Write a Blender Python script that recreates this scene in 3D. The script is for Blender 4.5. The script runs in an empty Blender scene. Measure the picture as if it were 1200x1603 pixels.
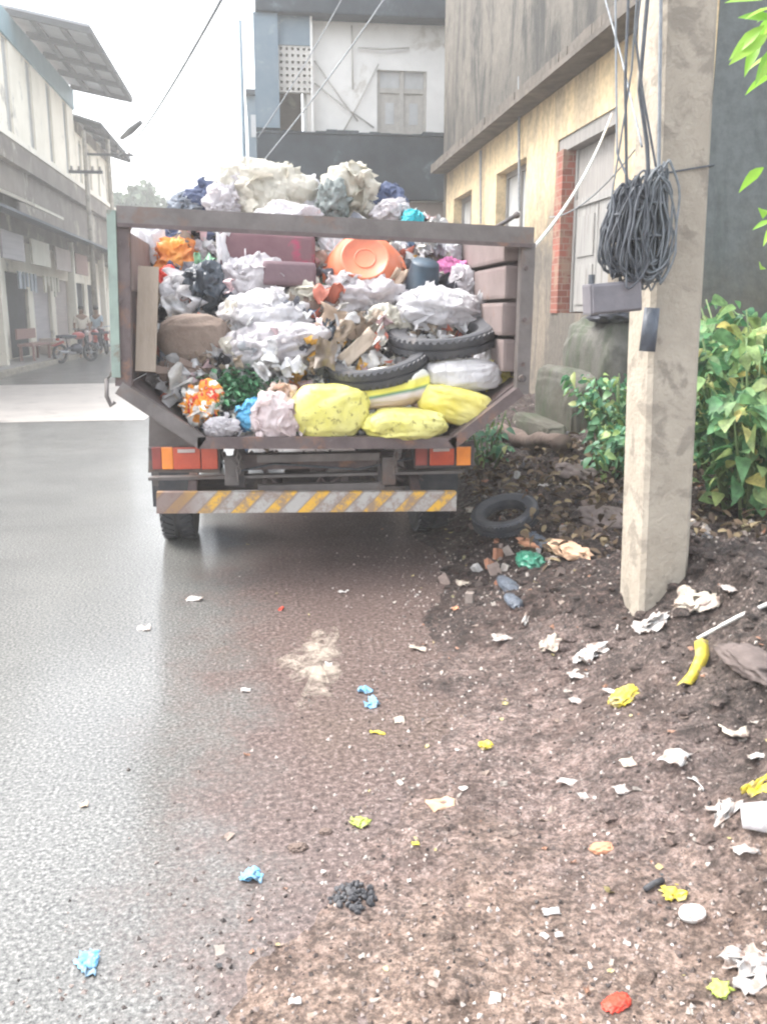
import bpy, bmesh, math, random
from mathutils import Vector, Matrix, noise, Euler
C = bpy.context.scene.collection
R = math.radians
rng = random.Random(7)

# ------------------------------------------------------------------ camera
F = 1400.0; HC = 1.5; PITCH = math.atan(311.0/F); YAW = R(7.55)
CAMROT = Euler((math.pi/2-PITCH, 0, -YAW), 'XYZ').to_matrix()
CAMPOS = Vector((0, 0, HC))
def ray(px, py):
    return CAMROT @ Vector(((px-600)/F, -(py-801.5)/F, -1.0))
def P(px, py, Y):                       # point of the street plane at distance Y
    d = ray(px, py); return CAMPOS + d*(Y/d.y)
def PXW(px, py, X):                     # point on a wall that runs along the street
    d = ray(px, py); return CAMPOS + d*(X/d.x)
def PZ(px, py, z=0.0):
    d = ray(px, py); return CAMPOS + d*((z-HC)/d.z)
cam = bpy.data.cameras.new('camera'); camo = bpy.data.objects.new('camera', cam); C.objects.link(camo)
camo.location = CAMPOS; camo.rotation_euler = (math.pi/2-PITCH, 0, -YAW)
cam.sensor_fit = 'VERTICAL'; cam.sensor_height = 36; cam.lens = 36*F/1603.0; cam.clip_end = 1000; cam.clip_start = .05
bpy.context.scene.camera = camo

# ------------------------------------------------------------------ materials
def lin(c): return (c[0], c[1], c[2], 1)
def newmat(name):
    m = bpy.data.materials.new(name); m.use_nodes = True
    nt = m.node_tree; b = nt.nodes['Principled BSDF']
    return m, nt, b
def ramp(nt, stops, interp='LINEAR'):
    r = nt.nodes.new('ShaderNodeValToRGB'); e = r.color_ramp; e.interpolation = interp
    while len(e.elements) < len(stops): e.elements.new(0.5)
    for el, (p, c) in zip(e.elements, stops): el.position = p; el.color = lin(c)
    return r
def tex_coord(nt, stretch=(1,1,1)):
    t = nt.nodes.new('ShaderNodeTexCoord'); mp = nt.nodes.new('ShaderNodeMapping')
    mp.inputs['Scale'].default_value = stretch
    nt.links.new(t.outputs['Object'], mp.inputs['Vector']); return mp.outputs['Vector']
def nz(nt, vec, scale, detail=6, rough=.6, dist=0):
    n = nt.nodes.new('ShaderNodeTexNoise'); n.inputs['Scale'].default_value = scale
    n.inputs['Detail'].default_value = detail; n.inputs['Roughness'].default_value = rough
    n.inputs['Distortion'].default_value = dist
    nt.links.new(vec, n.inputs['Vector']); return n.outputs['Fac']
def mix(nt, fac, a, b):
    m = nt.nodes.new('ShaderNodeMix'); m.data_type = 'RGBA'
    for v, s in ((fac, 0), (a, 6), (b, 7)):
        if isinstance(v, (int, float)): m.inputs[s].default_value = v
        elif isinstance(v, tuple): m.inputs[s].default_value = lin(v)
        else: nt.links.new(v, m.inputs[s])
    return m.outputs[2]
def mth(nt, op, a, b=0.0, clamp=False):
    m = nt.nodes.new('ShaderNodeMath'); m.operation = op; m.use_clamp = clamp
    for i, v in enumerate((a, b)):
        if isinstance(v, (int, float)): m.inputs[i].default_value = v
        else: nt.links.new(v, m.inputs[i])
    return m.outputs[0]
def maprange(nt, v, a, b, c=0.0, d=1.0):
    m = nt.nodes.new('ShaderNodeMapRange'); m.interpolation_type = 'SMOOTHSTEP'
    nt.links.new(v, m.inputs['Value'])
    for k, x in zip(('From Min','From Max','To Min','To Max'), (a,b,c,d)): m.inputs[k].default_value = x
    return m.outputs['Result']
def bump(nt, b, h, strength=.4, dist=.02):
    n = nt.nodes.new('ShaderNodeBump'); n.inputs['Strength'].default_value = strength
    n.inputs['Distance'].default_value = dist
    nt.links.new(h, n.inputs['Height']); nt.links.new(n.outputs['Normal'], b.inputs['Normal'])
def mat(name, c1, c2=None, scale=6, rough=.7, bmp=0.0, bscale=30, metal=0, stretch=(1,1,1), dist=.01, lo=.35, hi=.65, third=None, tscale=2.0, tpos=.6, coat=0, alpha=1, trans=0):
    m, nt, b = newmat(name); v = tex_coord(nt, stretch)
    c2 = c2 or tuple(x*.75 for x in c1)
    r = ramp(nt, [(lo, c1), (hi, c2)]); nt.links.new(nz(nt, v, scale), r.inputs[0])
    col = r.outputs[0]
    if third:
        f = maprange(nt, nz(nt, v, tscale, 8, .65, .4), tpos-.06, tpos+.06)
        col = mix(nt, f, col, third)
    nt.links.new(col, b.inputs['Base Color'])
    b.inputs['Roughness'].default_value = rough; b.inputs['Metallic'].default_value = metal
    b.inputs['Coat Weight'].default_value = coat; b.inputs['Transmission Weight'].default_value = trans
    if bmp: bump(nt, b, nz(nt, v, bscale, 5), bmp, dist)
    return m
def plastic(name, c, c2=None, rough=.35, trans=0.0, bs=14, bm_=.35):
    film = bs == 14
    m = mat(name, c, c2 or tuple(min(1, x*.8) for x in c), scale=5, rough=rough, bmp=0 if film else bm_, bscale=bs, dist=.02)
    if film:
        nt = m.node_tree; b = nt.nodes['Principled BSDF']; v = tex_coord(nt, (1,1,.55)); hs = []
        wv = nt.nodes.new('ShaderNodeVectorMath'); wv.operation = 'ADD'; nn = nt.nodes.new('ShaderNodeTexNoise'); nn.inputs['Scale'].default_value = 7
        nt.links.new(v, nn.inputs['Vector']); sc_n = nt.nodes.new('ShaderNodeVectorMath'); sc_n.operation = 'SCALE'; sc_n.inputs['Scale'].default_value = .22
        nt.links.new(nn.outputs['Color'], sc_n.inputs[0]); nt.links.new(v, wv.inputs[0]); nt.links.new(sc_n.outputs[0], wv.inputs[1])
        for k in (14, 33):
            vo = nt.nodes.new('ShaderNodeTexVoronoi'); vo.inputs['Scale'].default_value = k; nt.links.new(wv.outputs[0], vo.inputs['Vector']); hs.append(vo.outputs['Distance'])
        bump(nt, b, mth(nt, 'ADD', hs[0], mth(nt, 'MULTIPLY', hs[1], .35)), .5, .03)
    if trans:
        nt = m.node_tree; b = nt.nodes['Principled BSDF']; out = nt.nodes['Material Output']
        t = nt.nodes.new('ShaderNodeBsdfTranslucent'); t.inputs['Color'].default_value = lin(c)
        s = nt.nodes.new('ShaderNodeMixShader'); s.inputs[0].default_value = trans
        nt.links.new(b.outputs[0], s.inputs[1]); nt.links.new(t.outputs[0], s.inputs[2]); nt.links.new(s.outputs[0], out.inputs[0])
    return m
def island_mat(name, stops, rough=.6, trans=0.0, interp='CONSTANT', nscale=8, namt=.35, bmp=.2):
    m, nt, b = newmat(name)
    g = nt.nodes.new('ShaderNodeNewGeometry'); r = ramp(nt, stops, interp)
    nt.links.new(g.outputs['Random Per Island'], r.inputs[0])
    v = tex_coord(nt); n = nz(nt, v, nscale)
    f = maprange(nt, n, .3, .7, 1-namt, 1.0)
    mm = nt.nodes.new('ShaderNodeMix'); mm.data_type = 'RGBA'; mm.blend_type = 'MULTIPLY'; mm.inputs[0].default_value = 1
    nt.links.new(r.outputs[0], mm.inputs[6]); nt.links.new(f, mm.inputs[7])
    nt.links.new(mm.outputs[2], b.inputs['Base Color']); b.inputs['Roughness'].default_value = rough
    bump(nt, b, nz(nt, v, nscale*4), bmp, .01)
    if trans:
        out = nt.nodes['Material Output']; t = nt.nodes.new('ShaderNodeBsdfTranslucent')
        nt.links.new(mm.outputs[2], t.inputs['Color'])
        s = nt.nodes.new('ShaderNodeMixShader'); s.inputs[0].default_value = trans
        nt.links.new(b.outputs[0], s.inputs[1]); nt.links.new(t.outputs[0], s.inputs[2]); nt.links.new(s.outputs[0], out.inputs[0])
    return m

# wet asphalt that turns to muddy gravel towards the verge
def asphalt():
    m, nt, b = newmat('wet_asphalt'); v = tex_coord(nt)
    sp = ramp(nt, [(.36, (.018,.018,.018)), (.45, (.085,.085,.08)), (.55, (.135,.135,.127)), (.66, (.28,.275,.255))])
    nt.links.new(nz(nt, v, 78, 3, .75), sp.inputs[0])
    big = maprange(nt, nz(nt, v, 1.1, 5), .3, .75, .88, 1.1)
    mm = nt.nodes.new('ShaderNodeMix'); mm.data_type='RGBA'; mm.blend_type='MULTIPLY'; mm.inputs[0].default_value = 1
    nt.links.new(sp.outputs[0], mm.inputs[6]); nt.links.new(big, mm.inputs[7])
    mud = ramp(nt, [(.36, (.016,.010,.009)), (.46, (.075,.052,.045)), (.55, (.135,.098,.088)), (.66, (.30,.24,.22))]); nt.links.new(nz(nt, v, 50, 6, .8), mud.inputs[0])
    s = nt.nodes.new('ShaderNodeSeparateXYZ'); nt.links.new(v, s.inputs[0])
    edge = mth(nt, 'ADD', s.outputs[0], mth(nt, 'MULTIPLY', mth(nt, 'SUBTRACT', nz(nt, v, 2.6, 10, .8), .5), 1.5))
    msk = maprange(nt, edge, -.55, .12)
    nt.links.new(mix(nt, msk, mm.outputs[2], mud.outputs[0]), b.inputs['Base Color'])
    ro = maprange(nt, nz(nt, v, 2.2, 6, .65), .3, .7, .42, .55)
    nt.links.new(maprange(nt, msk, 0, 1, .62, .34), b.inputs['Coat Weight']); b.inputs['Coat Roughness'].default_value = .17; b.inputs['Coat IOR'].default_value = 1.5
    nt.links.new(ro, b.inputs['Roughness']); b.inputs['Specular IOR Level'].default_value = .3
    n1 = mth(nt, 'ADD', nz(nt, v, 78, 3, .75), mth(nt, 'MULTIPLY', nz(nt, v, 9, 4), .8))
    bump(nt, b, n1, .16, .008)
    return m
def soil():
    m, nt, b = newmat('wet_soil'); v = tex_coord(nt)
    a = ramp(nt, [(.36, (.045,.028,.024)), (.45, (.18,.125,.108)), (.54, (.30,.225,.20)), (.66, (.50,.41,.375))]); nt.links.new(nz(nt, v, 34, 9, .85), a.inputs[0])
    # dark wet humus away from the trodden part, orange laterite near the front
    s = nt.nodes.new('ShaderNodeSeparateXYZ'); nt.links.new(v, s.inputs[0])
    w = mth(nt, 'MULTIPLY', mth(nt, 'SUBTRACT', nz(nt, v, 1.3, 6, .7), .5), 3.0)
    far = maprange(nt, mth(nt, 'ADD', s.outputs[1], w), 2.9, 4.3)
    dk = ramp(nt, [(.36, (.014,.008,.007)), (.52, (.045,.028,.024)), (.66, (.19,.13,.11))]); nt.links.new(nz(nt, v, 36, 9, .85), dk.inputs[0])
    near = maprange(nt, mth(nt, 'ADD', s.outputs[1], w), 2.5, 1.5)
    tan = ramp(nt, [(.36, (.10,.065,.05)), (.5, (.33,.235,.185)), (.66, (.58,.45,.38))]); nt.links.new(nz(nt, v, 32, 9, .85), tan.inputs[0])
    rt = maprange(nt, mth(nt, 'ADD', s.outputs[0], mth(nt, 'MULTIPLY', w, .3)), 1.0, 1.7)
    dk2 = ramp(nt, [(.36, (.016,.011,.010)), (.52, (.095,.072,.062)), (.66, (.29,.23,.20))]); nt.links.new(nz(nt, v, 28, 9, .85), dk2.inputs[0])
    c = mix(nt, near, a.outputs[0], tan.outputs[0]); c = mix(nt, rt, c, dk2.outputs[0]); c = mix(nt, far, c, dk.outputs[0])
    mt_ = nt.nodes.new('ShaderNodeMix'); mt_.data_type='RGBA'; mt_.blend_type='MULTIPLY'; mt_.inputs[0].default_value = 1
    nt.links.new(c, mt_.inputs[6]); nt.links.new(mth(nt, 'MULTIPLY', maprange(nt, nz(nt, v, 9, 6, .75), .36, .62, .55, 1.25), maprange(nt, nz(nt, v, 70, 3, .7), .38, .6, .55, 1.3)), mt_.inputs[7]); c = mt_.outputs[2]
    nt.links.new(c, b.inputs['Base Color'])
    ro = maprange(nt, nz(nt, v, 3, 6, .65), .4, .62, .36, .75); nt.links.new(ro, b.inputs['Roughness'])
    bump(nt, b, mth(nt, 'ADD', nz(nt, v, 34, 9, .85), mth(nt, 'MULTIPLY', nz(nt, v, 90, 4, .7), .5)), .85, .035)
    return m
def wallmat(name, top, low, z0, z1, stain, sc=1.2, streak=.5, rough=.85):
    """plaster whose own colour changes from damp dirty low part to clean upper part, with rain streaks"""
    m, nt, b = newmat(name); v = tex_coord(nt); vs = tex_coord(nt, (1,1,.32))
    s = nt.nodes.new('ShaderNodeSeparateXYZ'); nt.links.new(v, s.inputs[0])
    zz = mth(nt, 'ADD', s.outputs[2], mth(nt, 'MULTIPLY', mth(nt, 'SUBTRACT', nz(nt, v, sc, 8, .7), .5), 2.6))
    f = maprange(nt, zz, z0, z1)
    fine = maprange(nt, nz(nt, v, 9, 8, .7), .3, .7, .72, 1.08)
    c = mix(nt, f, low, top)
    st = maprange(nt, nz(nt, vs, 1.5, 9, .75, .6), .46, .62, 0, streak)
    c = mix(nt, st, c, stain)
    mm = nt.nodes.new('ShaderNodeMix'); mm.data_type='RGBA'; mm.blend_type='MULTIPLY'; mm.inputs[0].default_value = 1
    nt.links.new(c, mm.inputs[6]); nt.links.new(fine, mm.inputs[7]); nt.links.new(mm.outputs[2], b.inputs['Base Color'])
    b.inputs['Roughness'].default_value = rough
    bump(nt, b, nz(nt, v, 14, 8, .7), .35, .03)
    return m
def brickmat():
    m, nt, b = newmat('bare_brick'); t = nt.nodes.new('ShaderNodeTexCoord')
    mp = nt.nodes.new('ShaderNodeMapping'); mp.inputs['Rotation'].default_value = (R(90), 0, 0)
    nt.links.new(t.outputs['Object'], mp.inputs['Vector'])
    k = nt.nodes.new('ShaderNodeTexBrick'); k.inputs['Scale'].default_value = 3.2; k.inputs['Row Height'].default_value = .26
    k.inputs['Color1'].default_value = (.32,.10,.07,1); k.inputs['Color2'].default_value = (.20,.065,.045,1); k.inputs['Mortar'].default_value = (.3,.2,.16,1)
    k.inputs['Mortar Size'].default_value = .02
    nt.links.new(mp.outputs[0], k.inputs['Vector'])
    nt.links.new(mix(nt, maprange(nt, nz(nt, tex_coord(nt), 5, 6), .45, .6, 0, .75), k.outputs[0], (.30,.21,.15)), b.inputs['Base Color'])
    b.inputs['Roughness'].default_value = .9; bump(nt, b, k.outputs['Fac'], -.4, .01); return m
def stripes():
    m, nt, b = newmat('hazard_paint'); v = tex_coord(nt)
    s = nt.nodes.new('ShaderNodeSeparateXYZ'); nt.links.new(v, s.inputs[0])
    u = mth(nt, 'ADD', mth(nt, 'SUBTRACT', s.outputs[0], mth(nt, 'MULTIPLY', s.outputs[2], 1.0)), 40)
    u = mth(nt, 'FRACT', mth(nt, 'MULTIPLY', u, 5.2))
    r = ramp(nt, [(0, (.75,.42,.03)), (.36, (.75,.42,.03)), (.42, (.22,.19,.17)), (.50, (.43,.42,.40)), (.92, (.43,.42,.40)), (1, (.25,.2,.15))])
    nt.links.new(u, r.inputs[0])
    wear = maprange(nt, nz(nt, v, 8, 8, .8), .43, .60, .12, .9)
    left = maprange(nt, s.outputs[0], -.62, -.86, 0, .8)
    c = mix(nt, wear, r.outputs[0], (.24,.18,.15)); c = mix(nt, left, c, (.2,.13,.11))
    nt.links.new(c, b.inputs['Base Color']); b.inputs['Roughness'].default_value = .55
    bump(nt, b, nz(nt, v, 25, 5), .3, .01); return m
M = {}
M['asphalt'] = asphalt(); M['soil'] = soil()
M['ground'] = mat('packed_earth', (.14,.11,.09), (.2,.17,.14), 3, .85, .4, 12)
M['pave'] = mat('old_paving', (.27,.26,.25), (.36,.35,.33), 4, .5, .3, 18, third=(.16,.14,.13), tscale=1.2)
M['rust'] = mat('rusty_brown_steel', (.09,.068,.068), (.14,.108,.105), 9, .6, .35, 40, metal=.15, third=(.21,.115,.08), tscale=5, tpos=.6)
M['rust2'] = mat('worn_grey_brown_steel', (.125,.11,.105), (.185,.165,.158), 7, .5, .3, 35, metal=.2, third=(.17,.12,.10), tscale=4, tpos=.62)
M['panel'] = mat('mauve_brown_panel', (.185,.145,.138), (.24,.19,.18), 5, .55, .25, 25, third=(.2,.13,.11), tscale=5, tpos=.66)
M['green_steel'] = mat('faded_green_paint', (.30,.38,.33), (.22,.27,.24), 6, .55, .25, 30, third=(.18,.13,.1), tscale=6, tpos=.64)
M['black_steel'] = mat('grimy_chassis_steel', (.055,.05,.055), (.10,.085,.08), 12, .6, .4, 40, third=(.15,.11,.09), tscale=6)
M['rubber'] = mat('worn_rubber', (.035,.037,.045), (.065,.065,.07), 10, .55, .25, 60, third=(.13,.11,.1), tscale=7, tpos=.66)
M['rim'] = mat('dusty_rim', (.22,.18,.15), (.3,.26,.22), 9, .6, .2)
M['stripes'] = stripes()
M['red_lens'] = mat('red_lens', (.56,.085,.035), (.44,.06,.03), 12, .25, .1, 60, coat=.4)
M['red_dim'] = mat('dusty_red_lens', (.33,.07,.055), (.24,.06,.05), 12, .4, .1, 60)
M['amber'] = mat('amber_lens', (.95,.30,.04), (.8,.24,.04), 14, .25, .1, 60, coat=.4)
M['clear_lens'] = mat('milky_lens', (.62,.55,.52), (.5,.42,.4), 14, .3)
M['concrete'] = mat('cast_concrete', (.32,.28,.225), (.41,.365,.30), 5, .8, .6, 45, third=(.25,.22,.18), tscale=7, tpos=.56)
M['cable'] = mat('black_cable', (.05,.055,.065), (.09,.1,.115), 30, .45)
M['cable_mid'] = mat('dusty_dark_cable', (.10,.115,.125), (.17,.185,.20), 30, .5)
M['cable2'] = mat('grey_cable', (.19,.21,.23), (.28,.30,.32), 30, .5)
M['box_grey'] = mat('painted_grey_box', (.13,.125,.14), (.18,.17,.185), 8, .5, .2)
M['wall_yellow'] = wallmat('yellow_limewash', (.72,.56,.34), (.13,.115,.097), 2.0, 3.3, (.33,.27,.205), .9, .6)
M['wall_upper'] = wallmat('weathered_grey_plaster', (.155,.14,.118), (.09,.082,.07), 4.2, 5.8, (.028,.028,.027), 1.1, .95)
M['wall_dark'] = wallmat('mossy_dark_plaster', (.125,.14,.14), (.10,.09,.06), .8, 2.8, (.07,.085,.08), 1.0, .6)
M['cornice'] = mat('damp_ledge', (.075,.065,.055), (.14,.12,.10), 5, .85, .4, 20, third=(.13,.115,.1), tscale=3)
M['brick'] = brickmat()
M['wood_pale'] = mat('weathered_pale_wood', (.24,.235,.225), (.34,.33,.315), 6, .7, .3, 30, stretch=(4,4,.4), third=(.17,.15,.135), tscale=4)
M['wood_grey'] = mat('grey_wood', (.23,.22,.21), (.32,.3,.28), 6, .75, .3, 30, stretch=(4,4,.4))
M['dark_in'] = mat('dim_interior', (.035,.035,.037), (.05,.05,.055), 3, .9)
M['moss_stone'] = wallmat('mossy_stone', (.13,.125,.11), (.085,.08,.06), .3, 1.3, (.05,.07,.035), 2.5, .8)
M['white_wall'] = mat('old_white_wall', (.86,.85,.82), (.78,.77,.74), 2, .8, .2, 12, third=(.60,.57,.52), tscale=1.3, tpos=.64)
M['blue_band'] = mat('damp_blue_parapet', (.022,.032,.042), (.05,.066,.08), 1.6, .8, .3, 9, third=(.11,.14,.155), tscale=1.6, tpos=.64)
M['blue_col'] = mat('faded_blue_column', (.17,.235,.285), (.22,.275,.32), 2, .8, .2, 9, third=(.31,.36,.38), tscale=2, tpos=.62)
M['tan_wall'] = mat('tan_wall', (.46,.38,.34), (.52,.44,.4), 2, .85, .2, 9)
M['jali'] = mat('cream_block', (.60,.58,.54), (.5,.48,.45), 3, .85)
M['jali_hole'] = mat('shadowed_hole', (.10,.10,.11), None, 3, .9)
M['glass_dim'] = mat('dusty_glass', (.48,.49,.49), (.56,.57,.57), 3, .2)
M['win_frame'] = mat('beige_frame', (.50,.48,.44), (.42,.4,.37), 8, .7)
M['cream_wall'] = mat('cream_house_wall', (.88,.82,.70), (.78,.72,.60), 1.2, .85, .2, 8, third=(.42,.39,.34), tscale=.8, tpos=.63)
M['roof_sheet'] = mat('grey_roof_sheet', (.25,.26,.28), (.33,.34,.36), 1.5, .6, .2, 8)
M['roof_beam'] = mat('roof_beam_timber', (.045,.05,.055), None, 4, .8)
M['blue_fascia'] = mat('blue_fascia_paint', (.13,.24,.28), (.18,.29,.33), 2, .6)
M['band'] = mat('grey_brown_band', (.155,.13,.11), (.24,.205,.175), 1.1, .85, .3, 8, third=(.42,.38,.31), tscale=.9, tpos=.62)
M['shutter'] = mat('pinkish_shutter', (.45,.41,.42), (.37,.34,.35), 3, .6, .5, 10, stretch=(.2,.2,5))
M['shutter2'] = mat('dull_brown_shutter', (.22,.18,.17), (.29,.24,.22), 3, .6, .5, 10, stretch=(.2,.2,5))
M['sign_blue'] = mat('blue_grey_board', (.30,.34,.39), (.36,.4,.45), 2, .6)
M['awning'] = mat('cream_awning', (.66,.62,.52), (.56,.52,.43), 2, .7)
M['tin'] = mat('dark_tin_awning', (.05,.065,.085), (.08,.095,.115), 2, .6, .3, 10)
M['redwood'] = mat('red_brown_wood', (.27,.15,.13), (.34,.2,.17), 6, .7)
M['skin'] = mat('brown_skin', (.28,.16,.10), (.24,.14,.09), 6, .6)
M['cloth_cream'] = mat('cream_cloth', (.70,.62,.52), (.62,.54,.45), 6, .9)
M['cloth_dark'] = mat('dark_cloth', (.06,.065,.08), (.09,.09,.11), 6, .9)
M['cloth_blue'] = mat('pale_blue_cloth', (.5,.58,.64), (.42,.5,.56), 6, .9)
M['hair'] = mat('black_hair', (.02,.018,.016), None, 6, .6)
M['bike'] = mat('dark_bike_paint', (.05,.05,.07), (.09,.09,.11), 6, .3, metal=.3)
M['chrome'] = mat('dull_chrome', (.5,.5,.52), (.4,.4,.42), 6, .3, metal=.8)
M['bike_red'] = mat('red_bike_paint', (.45,.06,.05), (.35,.05,.04), 6, .3)
M['bark'] = mat('tree_bark', (.16,.13,.10), (.23,.19,.15), 8, .9, .6, 20, stretch=(1,1,.3))
M['leaf_big'] = island_mat('broad_green_leaves', [(0,(.05,.17,.08)),(.25,(.13,.34,.14)),(.5,(.24,.46,.20)),(.72,(.38,.55,.22)),(.88,(.46,.56,.20)),(.97,(.66,.58,.2))], .5, .4, 'LINEAR', 14, .6, .5)
M['leaf_small'] = island_mat('small_creeper_leaves', [(0,(.06,.20,.11)),(.4,(.13,.34,.19)),(.7,(.22,.44,.22)),(.9,(.36,.50,.16)),(1,(.5,.54,.2))], .4, .3, 'LINEAR', 6, .3)
M['leaf_lime'] = island_mat('lime_leaves', [(0,(.22,.50,.06)),(.5,(.34,.62,.08)),(1,(.52,.70,.14))], .4, .45, 'LINEAR', 6, .2)
M['leaf_far'] = island_mat('distant_leaves', [(0,(.05,.08,.05)),(.5,(.08,.12,.07)),(1,(.12,.17,.1))], .6, .2, 'LINEAR', 3, .2)
M['leaf_waste'] = island_mat('green_plant_waste', [(0,(.03,.12,.06)),(.5,(.07,.24,.11)),(1,(.14,.34,.17))], .5, .2, 'LINEAR', 6, .3)
M['leaf_dry'] = island_mat('dry_leaves', [(0,(.04,.025,.016)),(.4,(.085,.055,.032)),(.75,(.15,.10,.06)),(.95,(.26,.2,.11))], .8, .15, 'LINEAR', 6, .3)
M['stem'] = mat('green_stem', (.12,.2,.08), (.18,.24,.1), 8, .7)
M['heap'] = mat('mixed_refuse', (.13,.11,.11), (.38,.35,.34), 9, .7, .8, 22, dist=.05, third=(.55,.53,.52), tscale=5, tpos=.58)
M['scraps'] = island_mat('mixed_scraps', [(0,(.62,.61,.61)),(.22,(.75,.75,.76)),(.38,(.33,.27,.22)),(.46,(.42,.33,.25)),(.54,(.48,.5,.54)),(.62,(.06,.06,.075)),(.70,(.14,.15,.18)),(.76,(.70,.66,.58)),(.84,(.13,.22,.36)),(.87,(.6,.18,.12)),(.9,(.75,.55,.58)),(.93,(.8,.45,.08)),(.95,(.15,.35,.2)),(.97,(.5,.48,.45))], .45, .15, 'CONSTANT', 10, .4, .4)
M['ground_scraps'] = island_mat('trodden_scraps', [(0,(.36,.32,.28)),(.35,(.26,.2,.165)),(.66,(.48,.45,.42)),(.7,(.32,.17,.11)),(.8,(.5,.42,.2)),(.88,(.1,.1,.1)),(.95,(.55,.5,.46))], .6, .1, 'CONSTANT', 20, .3)
M['gravel'] = island_mat('gravel_stones', [(0,(.03,.024,.022)),(.25,(.10,.075,.066)),(.5,(.21,.16,.14)),(.8,(.33,.27,.24)),(1,(.5,.45,.41))], .5, 0, 'LINEAR', 30, .3)
PL = {}
M['w_plastic'] = plastic('white_plastic', (.82,.81,.825), (.70,.69,.72), .45, .4)
M['w_plastic2'] = plastic('milky_plastic', (.72,.69,.71), (.57,.545,.57), .45, .4)
M['cream_plastic'] = plastic('cream_plastic', (.68,.65,.56), (.48,.45,.38), .45, .2)
M['b_plastic'] = plastic('black_plastic', (.035,.045,.06), (.06,.075,.095), .22)
M['o_plastic'] = plastic('orange_bag_plastic', (.95,.42,.08), (.85,.22,.08), .4, .3)
M['basin'] = plastic('orange_basin_plastic', (.66,.20,.10), (.55,.14,.07), .35, .0, 6, .06)
M['blue_plastic'] = plastic('sky_blue_plastic', (.14,.47,.72), (.10,.36,.6), .45)
M['teal_plastic'] = plastic('turquoise_plastic', (.03,.50,.58), (.02,.38,.46), .4)
M['navy'] = plastic('navy_cloth', (.05,.07,.14), (.10,.12,.2), .7)
M['bin_dark'] = plastic('slate_bin_plastic', (.03,.06,.09), (.025,.035,.05), .45, 0, 6, .1)
M['pink'] = plastic('pink_cloth', (.70,.22,.45), (.6,.16,.36), .6)
M['y_sack'] = mat('yellow_woven_sack', (.66,.61,.13), (.74,.70,.27), 5, .5, .5, 20, third=(.30,.26,.07), tscale=26, tpos=.60)
M['y_sack2'] = mat('bright_yellow_sack', (.68,.58,.09), (.74,.68,.25), 5, .5, .35, 20, third=(.72,.36,.14), tscale=4, tpos=.60)
M['brown_sack'] = mat('brown_jute_sack', (.21,.155,.125), (.29,.225,.185), 6, .85, .5, 60)
M['mattress'] = mat('maroon_cushion', (.135,.062,.075), (.18,.095,.105), 5, .7, .3, 20, third=(.36,.035,.095), tscale=4.5, tpos=.60)
M['mauve'] = mat('mauve_cushion', (.14,.085,.10), (.18,.115,.13), 5, .7, .3, 20)
M['card'] = mat('wet_cardboard', (.40,.29,.21), (.50,.38,.29), 6, .8, .3, 25)
M['card_d'] = mat('dark_wet_cardboard', (.16,.115,.095), (.27,.2,.165), 7, .8, .4, 25)
M['plank'] = mat('tan_plank', (.50,.42,.34), (.42,.34,.27), 5, .75, .3, 25, stretch=(4,4,.4))
M['yellow'] = plastic('yellow_plastic', (.88,.74,.04), (.78,.62,.04), .4)
M['red'] = plastic('red_plastic', (.85,.06,.03), (.6,.04,.03), .4)
M['brick_bit'] = mat('broken_brick', (.52,.26,.15), (.42,.2,.12), 9, .9, .5, 30)
M['tan_stone'] = mat('tan_stone', (.62,.40,.26), (.5,.33,.22), 9, .9, .5, 30)
M['stone'] = mat('dull_stone', (.085,.066,.06), (.14,.11,.10), 9, .8, .6, 20)
M['charcoal'] = mat('charcoal_lumps', (.035,.035,.04), (.09,.09,.095), 20, .7, .6, 40)
M['green_glass'] = plastic('green_plastic', (.05,.25,.16), (.04,.18,.12), .3)
M['slate'] = plastic('slate_rubber', (.10,.12,.15), (.07,.08,.1), .5)
M['cement'] = mat('dried_cement', (.50,.43,.35), (.36,.30,.25), 14, .6, .5, 40)
M['log'] = mat('rotten_log', (.12,.085,.07), (.2,.15,.125), 6, .9, .6, 18, stretch=(.4,3,3))
def dirty(n, c, d=(.25,.19,.16)): return mat(n, c, tuple(x*.85 for x in c), 20, .5, .3, 60, third=d, tscale=22, tpos=.52)
M['l_white'] = dirty('muddy_white_film', (.50,.485,.465)); M['l_grey'] = dirty('muddy_grey_film', (.38,.36,.345)); M['l_cream'] = dirty('muddy_cream_film', (.46,.41,.34))
M['l_yellow'] = dirty('muddy_yellow_film', (.66,.53,.05), (.36,.29,.12)); M['l_blue'] = dirty('muddy_blue_film', (.16,.42,.66), (.2,.3,.38)); M['l_red'] = dirty('muddy_red_plastic', (.75,.06,.03), (.4,.08,.05)); M['l_lime'] = dirty('lime_husk', (.42,.52,.10), (.3,.3,.1))
M['rope'] = mat('pale_rope', (.66,.64,.6), (.5,.48,.45), 40, .8, .4, 90)
M['blue_cab'] = mat('blue_cab_paint', (.10,.18,.30), (.08,.14,.25), 3, .35, metal=.1)

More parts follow.
